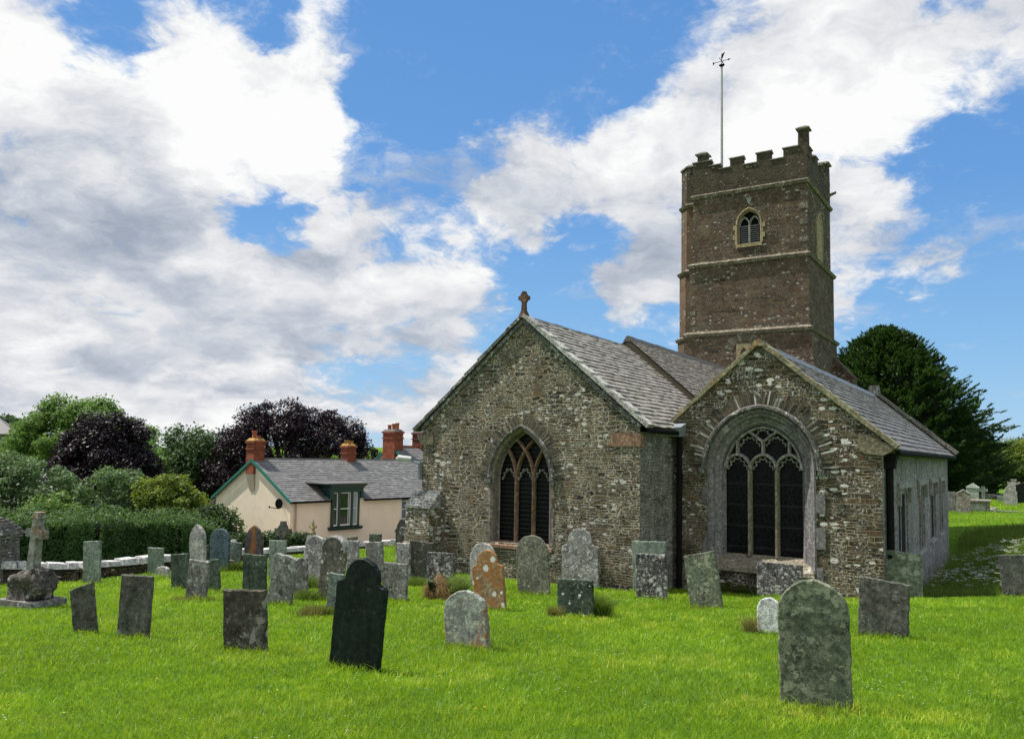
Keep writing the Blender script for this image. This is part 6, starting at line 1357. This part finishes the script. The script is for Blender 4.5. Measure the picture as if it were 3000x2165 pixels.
for x, y, rx, rz, s_, lab in ((-75.5, 121, 3.2, 4.5, 20, 'far green tree beside the barn roof at the left edge'), (-70.5, 118, 2.6, 3.6, 21, 'small far tree left of the tall bright green tree')):
    b = (x, y, gz(x, y)); tree('broadleaf_tree', lab, 'tree', b, dome(rx, 3, rz, 8.0, 14, 1, 1.6, s_), 6000, .45, 'leaf_ash', .3)
b = (-27.5, 44, gz(-27.5, 44)); tree('hazel_bush', 'dark undergrowth bush between the hedge and the left copper beech', 'bush', b, dome(4.2, 2.0, 1.9, 1.9, 22, .8, 1.2, 22, -.8), 14000, .2, 'leaf_dark', .1)
b = (-19, 46, gz(-19, 46)); tree('hazel_bush', 'dark undergrowth bush below the drooping green tree', 'bush', b, dome(4.8, 2.0, 2.0, 1.9, 22, .8, 1.2, 23, -.8), 14000, .2, 'leaf_dark', .1)
# clipped hedge behind the wall
def hedge():
    pts = np.array([(-26.0, 24.2), (-19.2, 25.5), (-16.6, 26.2), (-14.0, 27.6), (-12.2, 29.4), (-11.2, 31.0)]); root = tag(empty('hedge', (-15.5, 27, -3.0)), 'dense clipped green hedge behind the churchyard wall on the left', 'hedge')
    n = 80000; seg = np.r_[0, np.cumsum(np.linalg.norm(np.diff(pts, axis=0), axis=1))]; t = rng.random(n) * seg[-1]
    x = np.interp(t, seg, pts[:, 0]); y = np.interp(t, seg, pts[:, 1]); i = np.clip(np.searchsorted(seg, t) - 1, 0, len(pts) - 2); d = pts[i + 1] - pts[i]; d /= np.linalg.norm(d, axis=1, keepdims=True); nx, ny = d[:, 1], -d[:, 0]
    zt = np.interp(t, seg, [-.58, -.66, -.70, -.74, -.84, -1.35]); zb = G(x, y) - .1
    face = rng.random(n) < .62; wv = .10 * np.sin(t * 2.1) + .07 * np.sin(t * 5.3 + 1) + .05 * np.sin(t * 11.7)
    o = np.where(face, .75 + wv - rng.exponential(.10, n), rng.uniform(-.8, .8, n)); fz = rng.random(n) ** .8
    z = np.where(face, zb + (zt - zb) * fz, zt + wv * .7 - rng.exponential(.06, n) + .16 * rng.random(n) ** 4 * 3)
    C = np.c_[x + nx * o + rng.normal(0, .04, n), y + ny * o, z] - np.array([-15.5, 27, -3.0])
    Nn = np.where(face[:, None], np.c_[nx, ny, np.full(n, .7)], np.array([[0, -.25, 1.]]))
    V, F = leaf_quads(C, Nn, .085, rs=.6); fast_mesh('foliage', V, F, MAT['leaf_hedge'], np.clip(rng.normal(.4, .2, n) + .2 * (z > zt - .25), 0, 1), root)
    m = MB((-15.5, 27, -3.0))
    for (x0, y0), (x1, y1), a, c in zip(pts, pts[1:], (-.74, -.82, -.86, -.90, -1.0), (-.82, -.86, -.90, -1.0, -1.5)):
        dd = Vector((x1 - x0, y1 - y0, 0)).normalized(); nr = Vector((dd.y, -dd.x, 0)); A, Bp = Vector((x0, y0, 0)), Vector((x1, y1, 0))
        m.hexa([A + nr * .55 + Vector((0, 0, -3.6)), Bp + nr * .55 + Vector((0, 0, -3.6)), Bp - nr * .6 + Vector((0, 0, -3.6)), A - nr * .6 + Vector((0, 0, -3.6))], [A + nr * .5 + Vector((0, 0, a)), Bp + nr * .5 + Vector((0, 0, c)), Bp - nr * .6 + Vector((0, 0, c)), A - nr * .6 + Vector((0, 0, a))])
    m.build('branches', MAT['hedge_core'], root)  # solid near-black core added inside the hedge leaves
MAT['hedge_core'] = plain('hedge_twigs', (.006, .010, .004), (.016, .024, .010), 9, .95, .8)
hedge()
# conifer behind the church on the right: layered sprays on a broad dome
def conifer(base, Rm, H, label, mat, nspray, per, seed):
    g = np.random.default_rng(seed); root = tag(empty('conifer', base), label, 'tree', 'trees around the churchyard')
    f = g.random(nspray) ** .85; az = g.uniform(0, 2 * math.pi, nspray)
    lump = (1 + .09 * np.sin(3 * az + 9 * f) + .08 * np.sin(7 * az + 17 * f) + .06 * np.sin(13 * az - 23 * f)) * (g.normal(.95, .085, nspray) + .16 * (g.random(nspray) < .10))
    prof = np.interp(f, [0, .12, .35, .55, .72, .86, .95, 1.0], [.86, .97, 1.0, .86, .66, .44, .26, .06]) * Rm * lump
    tip = np.c_[np.cos(az) * prof, np.sin(az) * prof, f * H]
    dirv = unit(np.c_[np.cos(az), np.sin(az), g.uniform(-.05, .55, nspray) + .6 * f ** 2] + g.normal(size=(nspray, 3)) * .16)
    Ls = g.uniform(1.3, 3.0, nspray) * (1.0 - .35 * f)
    idx = np.repeat(np.arange(nspray), per); n = len(idx); t = g.random(n) ** .7
    wid = (.62 * (1 - t) + .05) * Ls[idx] * .42
    side = g.normal(size=(n, 3)); side[:, 2] *= .38
    C = tip[idx] - dirv[idx] * ((1 - t) * Ls[idx])[:, None] + side * wid[:, None] * .55 + np.array([0, 0, .10]) * (t ** 2)[:, None]
    Tn = unit(dirv[idx] + g.normal(size=(n, 3)) * .45); up_ = np.tile([0, 0, 1.], (n, 1)) + g.normal(size=(n, 3)) * .5
    B = unit(np.cross(Tn, up_)); s = (.30 * g.uniform(.6, 1.3, n))[:, None]
    V = np.stack([C - Tn * s * .5, C + B * s * .17, C + Tn * s * .6, C - B * s * .17], 1).reshape(-1, 3)
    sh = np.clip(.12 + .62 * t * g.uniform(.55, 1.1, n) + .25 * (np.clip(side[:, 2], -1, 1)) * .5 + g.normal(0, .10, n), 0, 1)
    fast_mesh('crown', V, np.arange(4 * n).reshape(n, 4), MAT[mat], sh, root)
    m = MB(); m.tube([(0, 0, -.5), (0, 0, H * .5), (.1, 0, H * .93)], [.65, .4, .06], 9)
    for k in range(46):
        z = H * random.uniform(.1, .88); a = random.uniform(0, 6.28); rr = float(np.interp(z / H, [0, .12, .35, .55, .72, .86, .95, 1.0], [.86, .97, 1.0, .86, .66, .44, .26, .06])) * Rm * .7
        m.tube([(0, 0, z), (math.cos(a) * rr * .5, math.sin(a) * rr * .5, z + .2), (math.cos(a) * rr, math.sin(a) * rr, z + .8)], [.13, .08, .03], 5)
    m.build('trunk', MAT['bark'], root)
    core = MB(); core.tube([(0, 0, H * t_) for t_ in (.02, .2, .4, .6, .78, .9)], [Rm * q for q in (.55, .62, .62, .46, .26, .08)], 14); core.build('inner_branches', MAT['hedge_core'], root)  # solid near-black core added inside the sprays
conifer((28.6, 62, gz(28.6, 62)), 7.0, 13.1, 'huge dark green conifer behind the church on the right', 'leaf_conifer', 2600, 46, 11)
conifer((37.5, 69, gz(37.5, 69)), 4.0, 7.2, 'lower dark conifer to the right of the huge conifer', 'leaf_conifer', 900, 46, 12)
b = (45.3, 73, gz(45.3, 73)); tree('broadleaf_tree', 'yellowing green tree behind the far headstones at the right edge', 'tree', b, dome(3.4, 3, 2.9, 2.7, 20, .7, 1.3, 13, -.8), 17000, .22, 'leaf_yellow', .25)
b = (50.5, 78, gz(50.5, 78)); tree('broadleaf_tree', 'dark leafy tree at the far right edge', 'tree', b, dome(3.6, 3, 3.6, 2.8, 20, .8, 1.4, 14, -.8), 16000, .24, 'leaf_dark', .25)
b = (41.0, 71, gz(41, 71)); tree('hazel_bush', 'bright leafy bush at the foot of the right hand conifers', 'bush', b, dome(1.5, 1.3, 1.3, 1.1, 10, .4, .7, 17, -.8), 6000, .2, 'leaf_yellow', .06)
def twigs():
    x, y = 43.4, 76; root = tag(empty('bare_tree', (x, y, gz(x, y))), 'bare twiggy treetop between the conifer and the yellowing tree', 'tree'); m = MB()
    for k in range(26):
        a = random.uniform(0, 6.28); r = random.uniform(.2, 1.3); h = random.uniform(4.6, 6.4) - r * .8; m.tube([(0, 0, 2.0), (math.cos(a) * r * .5, math.sin(a) * r * .4, h * .75), (math.cos(a) * r, math.sin(a) * r, h)], [.05, .03, .01], 4)
    m.tube([(0, 0, -.3), (0, 0, 2.2)], [.2, .14], 7); m.build('branches', MAT['bark_pale'], root)
twigs()

# ------------------------------------------------------------------ grass
CH = [ch2w(x, y) for x, y in ((-14.45, 17.95), (-7.7, 17.95), (-7.7, 20.2), (-2.72, 20.2), (-2.72, 38.6), (-14.45, 38.6))]
def inside(x, y, poly):
    r = np.zeros(len(x), bool); n = len(poly)
    for i in range(n):
        (x0, y0), (x1, y1) = poly[i][:2], poly[i - 1][:2]
        c = ((y0 > y) != (y1 > y)) & (x < (x1 - x0) * (y - y0) / (y1 - y0 + 1e-12) + x0); r ^= c
    return r
WALLX = lambda y: np.interp(y, [p[1] for p in wall_pts], [p[0] for p in wall_pts])
def vnoise(x, y, f, seed):
    g = np.random.default_rng(seed); T_ = g.random((64, 64)); X, Y = x * f, y * f; i, j = np.floor(X).astype(int), np.floor(Y).astype(int); u, v = X - i, Y - j; u, v = u * u * (3 - 2 * u), v * v * (3 - 2 * v)
    q = lambda a, b_: T_[a % 64, b_ % 64]
    return (q(i, j) * (1 - u) + q(i + 1, j) * u) * (1 - v) + (q(i, j + 1) * (1 - u) + q(i + 1, j + 1) * u) * v
def blades(x, y, z, h, w, lean, az, bend=.6):
    """5-vertex blades -> two quads' worth of triangles"""
    n = len(x); dx, dy = np.cos(az), np.sin(az); px, py = -dy, dx
    fa = rng.uniform(0, 6.283, n); qx, qy = np.cos(fa), np.sin(fa)
    P = lambda s, f, k: np.c_[x + dx * lean * h * f ** 1.6 * 1.0 + qx * w * k, y + dy * lean * h * f ** 1.6 + qy * w * k, z + h * f * (1 - .25 * lean * f)]
    V = np.stack([P(0, 0, -.5), P(0, 0, .5), P(0, .55, .42), P(0, .55, -.42), P(0, 1, 0)], 1).reshape(-1, 3)
    i = np.arange(n)[:, None] * 5
    F = np.concatenate([i + np.array([0, 1, 2]), i + np.array([0, 2, 3]), i + np.array([3, 2, 4])], 1).reshape(-1, 3)
    return V, F
def lawn():
    bands = [(3.0, 4.6, 3000), (4.6, 6.5, 4200), (6.5, 8.5, 3400), (8.5, 11, 2500), (11, 14.5, 1500), (14.5, 19, 950), (19, 30, 480), (30, 62, 110)]
    Xs, Ys = [], []
    for y0, y1, dn in bands:
        xw = lambda y: .72 * y + 2.6
        n = int((y1 - y0) * 2 * xw((y0 + y1) / 2) * dn); y = rng.uniform(y0, y1, n); x = rng.uniform(-1, 1, n) * xw(y1)
        k = (np.abs(x) < xw(y)) & ~inside(x, y, CH) & ((y > 62) | (x > WALLX(y) + .3) | (y < 17.0)) & ((y < 31.5) | (x > 12))
        Xs.append(x[k]); Ys.append(y[k])
    nb = sum(map(len, Xs))
    for st in STONES:
        if st[2] > 30: continue
        a = R(st[7]); m_ = int(420 * st[4] * min(1.6, 14 / st[2])); u = rng.uniform(-.5, .5, m_) * st[4] * 1.1; o_ = np.where(rng.random(m_) < .6, -1, 1) * (st[9] / 2 + rng.exponential(.035, m_))
        Xs.append(st[1] + u * math.cos(a) + o_ * math.sin(a)); Ys.append(st[2] - u * math.sin(a) + o_ * math.cos(a))
    x, y = np.concatenate(Xs), np.concatenate(Ys); z = G(x, y); n = len(x)
    tuft = vnoise(x, y, 3.2, 1); big = vnoise(x, y, .55, 2); fine = vnoise(x, y, 9, 3)
    h = (.035 + .040 * tuft * fine + .02 * big) * rng.uniform(.6, 1.35, n) * (1 + .012 * y); h[nb:] *= rng.uniform(1.0, 2.3, n - nb)
    w = np.maximum(.0042, .00062 * y) * rng.uniform(.8, 1.5, n)
    az = 1.2 + 2.4 * vnoise(x, y, 1.3, 5) + rng.normal(0, 1.9, n)
    V, F = blades(x, y, z - .004, h, w, rng.uniform(.25, 1.15, n), az)
    dry = np.clip((vnoise(x, y, .8, 7) * .6 + vnoise(x, y, 2.6, 8) * .4 - .60) * 3.0, 0, .30) + np.clip((vnoise(x, y, 1.1, 31) * .7 + vnoise(x, y, 4.0, 32) * .3 - .5) * 3.0, 0, .45) * np.clip((8.8 - y) / 1.5, 0, 1) * np.clip((1.0 - x) / 2, .15, 1)
    r = np.clip(rng.normal(.40, .22, n) + (fine - .5) * .60 + (tuft - .5) * .35 + (big - .5) * .22 + (vnoise(x, y, .28, 41) - .5) * .18 + dry, 0, 1)
    o = fast_mesh('grass', V, F, MAT['blade'], np.repeat(r, 3)); tag(o, 'short mown bright green grass covering the churchyard', 'grass', kind='stuff')
    print('blades', n)
lawn()
def tufts(name, label, cat, base, pts, mat, n, h, spread, w=.006, kind=None, lean=(.4, 1.6)):
    o_ = np.array(base); q = np.array(pts)[rng.integers(0, len(pts), n)]
    x = q[:, 0] + rng.normal(0, spread, n); y = q[:, 1] + rng.normal(0, spread, n); z = G(x, y) + (q[:, 2] if q.shape[1] > 2 else 0)
    V, F = blades(x, y, z - .01, h * rng.uniform(.5, 1.25, n), w * rng.uniform(.7, 1.5, n), rng.uniform(*lean, n), rng.uniform(0, 6.283, n))
    o = fast_mesh(name, V - o_, F, MAT[mat], np.repeat(np.clip(rng.normal(.45, .25, n), 0, 1), 3)); o.location = base
    tag(o, label, cat, 'grass tufts at the feet of the stones' if cat == 'tuft' else None, kind); return o
# the big withered tussock in front of the mottled stone
def tussock():
    bx, by = -1.36, 17.0; bz = gz(bx, by); root = tag(empty('grass_tussock', (bx, by, bz)), 'big withered brown grass tussock in front of the white-mottled stone', 'tussock')
    n = 9000; d = unit(rng.normal(size=(n, 3))); d[:, 2] = np.abs(d[:, 2]); C = d * np.array([.34, .26, .40]) * rng.uniform(.75, 1.1, n)[:, None] * (1 + .2 * np.sin(7 * d[:, :1] + 3 * d[:, 2:]))
    C[:, 0] += .05 - .12 * C[:, 2]
    T = unit(np.c_[d[:, 0] * .5, d[:, 1] * .5 - .3, -.7 - .2 * d[:, 2]] + rng.normal(size=(n, 3)) * .55); B = unit(np.cross(T, d)); s = rng.uniform(.08, .22, n)[:, None]; w = .007
    V = np.stack([C - B * w * .5, C + B * w * .5, C + T * s + d * .03], 1).reshape(-1, 3); fast_mesh('withered_blades', V, np.arange(3 * n).reshape(n, 3), MAT['blade_dry'], np.clip(rng.normal(.4, .25, n) + .2 * d[:, 2], 0, 1), root)
    n = 1600; a = rng.normal(.6, .9, n); x = rng.normal(.24, .12, n); y = rng.normal(-.02, .14, n)
    V, F = blades(x, y, rng.uniform(0, .30, n), rng.uniform(.12, .34, n), np.full(n, .007), rng.uniform(.5, 1.5, n), a); fast_mesh('green_blades', V, F, MAT['blade_long'], np.repeat(rng.random(n), 3), root)
    rock('soil', 'hedge_core', root, 0, 0, -.12, .27, .2, .23, 5)
tussock()
def at_stone(key, dx=0, dy=0):
    t = [s for s in STONES if s[0] == key][0]; return t[1] + dx, t[2] + dy
def mound(key, label, mat, n, h, sp, dx, dy, k=5, wid=.25):
    mat = 'blade_mix' if mat == 'blade_dry' else mat
    x, y = at_stone(key, dx, dy); tufts('grass_tuft', label, 'tuft', (x, y, gz(x, y)), [(x + wid * (i / (k - 1) - .5) * 2, y + .02 * i) for i in range(k)], mat, n, h, sp, lean=(.15, 1.0))
mound('s9', 'dry straw coloured grass heaped at the foot of the leaning grey stone', 'blade_dry', 900, .10, .12, -.05, -.12)
mound('s14', 'long golden grass in front of the small brown stone by the slate', 'blade_dry', 900, .18, .08, .02, -.3)
mound('s14', 'bright green grass clump right of the small brown stone', 'blade_long', 1300, .26, .09, .45, -.35)
mound('s26', 'long brown grass bank beside the black-green slab', 'blade_dry', 1100, .20, .10, -.28, -.2, wid=.10)
mound('s26', 'green overgrown grass around the narrow streaked stone', 'blade_long', 1400, .20, .08, -.1, -.1, wid=.18)
mound('s41', 'long green grass tuft on the right flank of the low dark stone', 'blade_long', 2000, .40, .07, .42, .05, k=3, wid=.06)
mound('s41', 'brown grass fringe at the left foot of the low dark stone', 'blade_dry', 500, .22, .04, -.38, -.02, k=2, wid=.03)
mound('s47', 'brown grass fringe left of the little white headstone', 'blade_dry', 380, .30, .06, -.22, .12, k=2, wid=.04)
mound('s25', 'bright grass clump left of the stone with white rosettes', 'blade_long', 1000, .24, .09, -.42, -.1, k=3, wid=.1)
mound('s24', 'tall green grass between the lichened slabs', 'blade_long', 1400, .34, .10, -.25, -.5, k=3, wid=.2)
mound('s33', 'yellow-green grass tuft left of the white-mottled stone', 'blade_long', 900, .22, .10, -.55, -.2, k=3, wid=.12)
mound('s48', 'dry grass worn patch at the foot of the big rounded stone', 'blade_dry', 700, .05, .10, -.15, -.25, wid=.2)
mound('s45', 'dry grass at the foot of the leaning olive slab', 'blade_dry', 350, .06, .07, -.2, -.2, wid=.1)
# rough verge with white umbels along the north wall
def verge():
    n = 26000; P = []
    x = rng.uniform(9.6, 24, n * 3); y = rng.uniform(18.6, 38, n * 3); l = x * ex.x + y * ex.y
    k = (l > -2.6) & (l < 7.5) & (y < 37) & (x < .64 * y + 1) & (rng.random(n * 3) < np.clip(1.15 - (l + 2.6) / 14, .15, 1)); x, y = x[k], y[k]; n = len(x)
    V, F = blades(x, y, G(x, y), rng.uniform(.12, .42, n) * (.6 + .8 * vnoise(x, y, .9, 21)), rng.uniform(.010, .02, n), rng.uniform(.2, 1.1, n), rng.uniform(0, 6.28, n))
    o = fast_mesh('long_grass', V, F, MAT['blade_long'], np.repeat(np.clip(rng.normal(.35, .2, n), 0, 1), 3)); tag(o, 'rough long grass bank along the north side of the church', 'grass', kind='stuff')
    m = 300; cl = [(12.6, 22.6, .8), (14.4, 24.6, 1.0), (15.8, 25.6, 1.0), (11.9, 20.3, .5), (17.0, 27.5, 1.2), (13.2, 23.6, .9), (16.4, 30.5, 1.6), (15.2, 24.2, .7), (16.6, 26.4, .9)]
    Vs, Fs, b_ = [], [], 0
    for i in range(m):
        cx_, cy_, s_ = cl[rng.integers(0, len(cl))]; x0, y0 = cx_ + rng.normal(0, s_), cy_ + rng.normal(0, s_)
        if (x0 * ex.x + y0 * ex.y) < -2.4: continue
        zt = gz(x0, y0) + rng.uniform(.35, .62); 
        for j in range(rng.integers(5, 11)):
            r = rng.uniform(.015, .035); c = np.array([x0 + rng.normal(0, .05), y0 + rng.normal(0, .05), zt + rng.normal(0, .012)]); a = np.linspace(0, 6.283, 6, endpoint=False)
            Vs.append(np.c_[c[0] + r * np.cos(a), c[1] + r * np.sin(a), np.full(6, c[2]) + .004 * np.sin(3 * a)]); Fs.append(np.arange(6) + b_); b_ += 6
    o = fast_mesh('wildflowers', np.concatenate(Vs), np.array(Fs), MAT['petal'], rng.random(len(Fs))); tag(o, 'white umbel wildflowers scattered over the grass bank', 'flowers', kind='stuff')
    n = 40; x = rng.uniform(-6, 7, n); y = rng.uniform(6.2, 17, n); Vs = []; 
    for i in range(n):
        a = np.linspace(0, 6.283, 6, endpoint=False); Vs.append(np.c_[x[i] + .012 * np.cos(a), y[i] + .012 * np.sin(a), np.full(6, gz(x[i], y[i]) + .075)])
    o = fast_mesh('buttercups', np.concatenate(Vs), np.arange(6 * n).reshape(n, 6), MAT['petal_yellow'], rng.random(n)); tag(o, 'tiny yellow buttercups dotted through the short grass', 'flowers', kind='stuff')
verge()
def daisies():
    n = 260; c = rng.integers(0, 9, n); cx_ = rng.uniform(-5, 6, 9); cy_ = rng.uniform(5.5, 12, 9); x = cx_[c] + rng.normal(0, .45, n); y = cy_[c] + rng.normal(0, .5, n); z = G(x, y) + rng.uniform(.045, .075, n); a = np.linspace(0, 6.283, 6, endpoint=False)
    r = .007; V = np.stack([x[:, None] + r * np.cos(a), y[:, None] + r * np.sin(a), np.repeat(z[:, None], 6, 1)], -1).reshape(-1, 3)
    o = fast_mesh('daisies', V, np.arange(6 * n).reshape(n, 6), MAT['petal'], rng.random(n)); tag(o, 'tiny white daisies sprinkled in the short grass', 'flowers', kind='stuff')
daisies()
o = tufts('weeds', 'pale seeding weeds growing under the aisle window sill', 'weeds', (5.6, 20.25, gz(5.6, 20.25)), [(x, 20.62 - (x - 5.4) * .63) for x in np.linspace(4.9, 6.3, 14)], 'blade_long', 900, .42, .06, .012, kind='stuff')
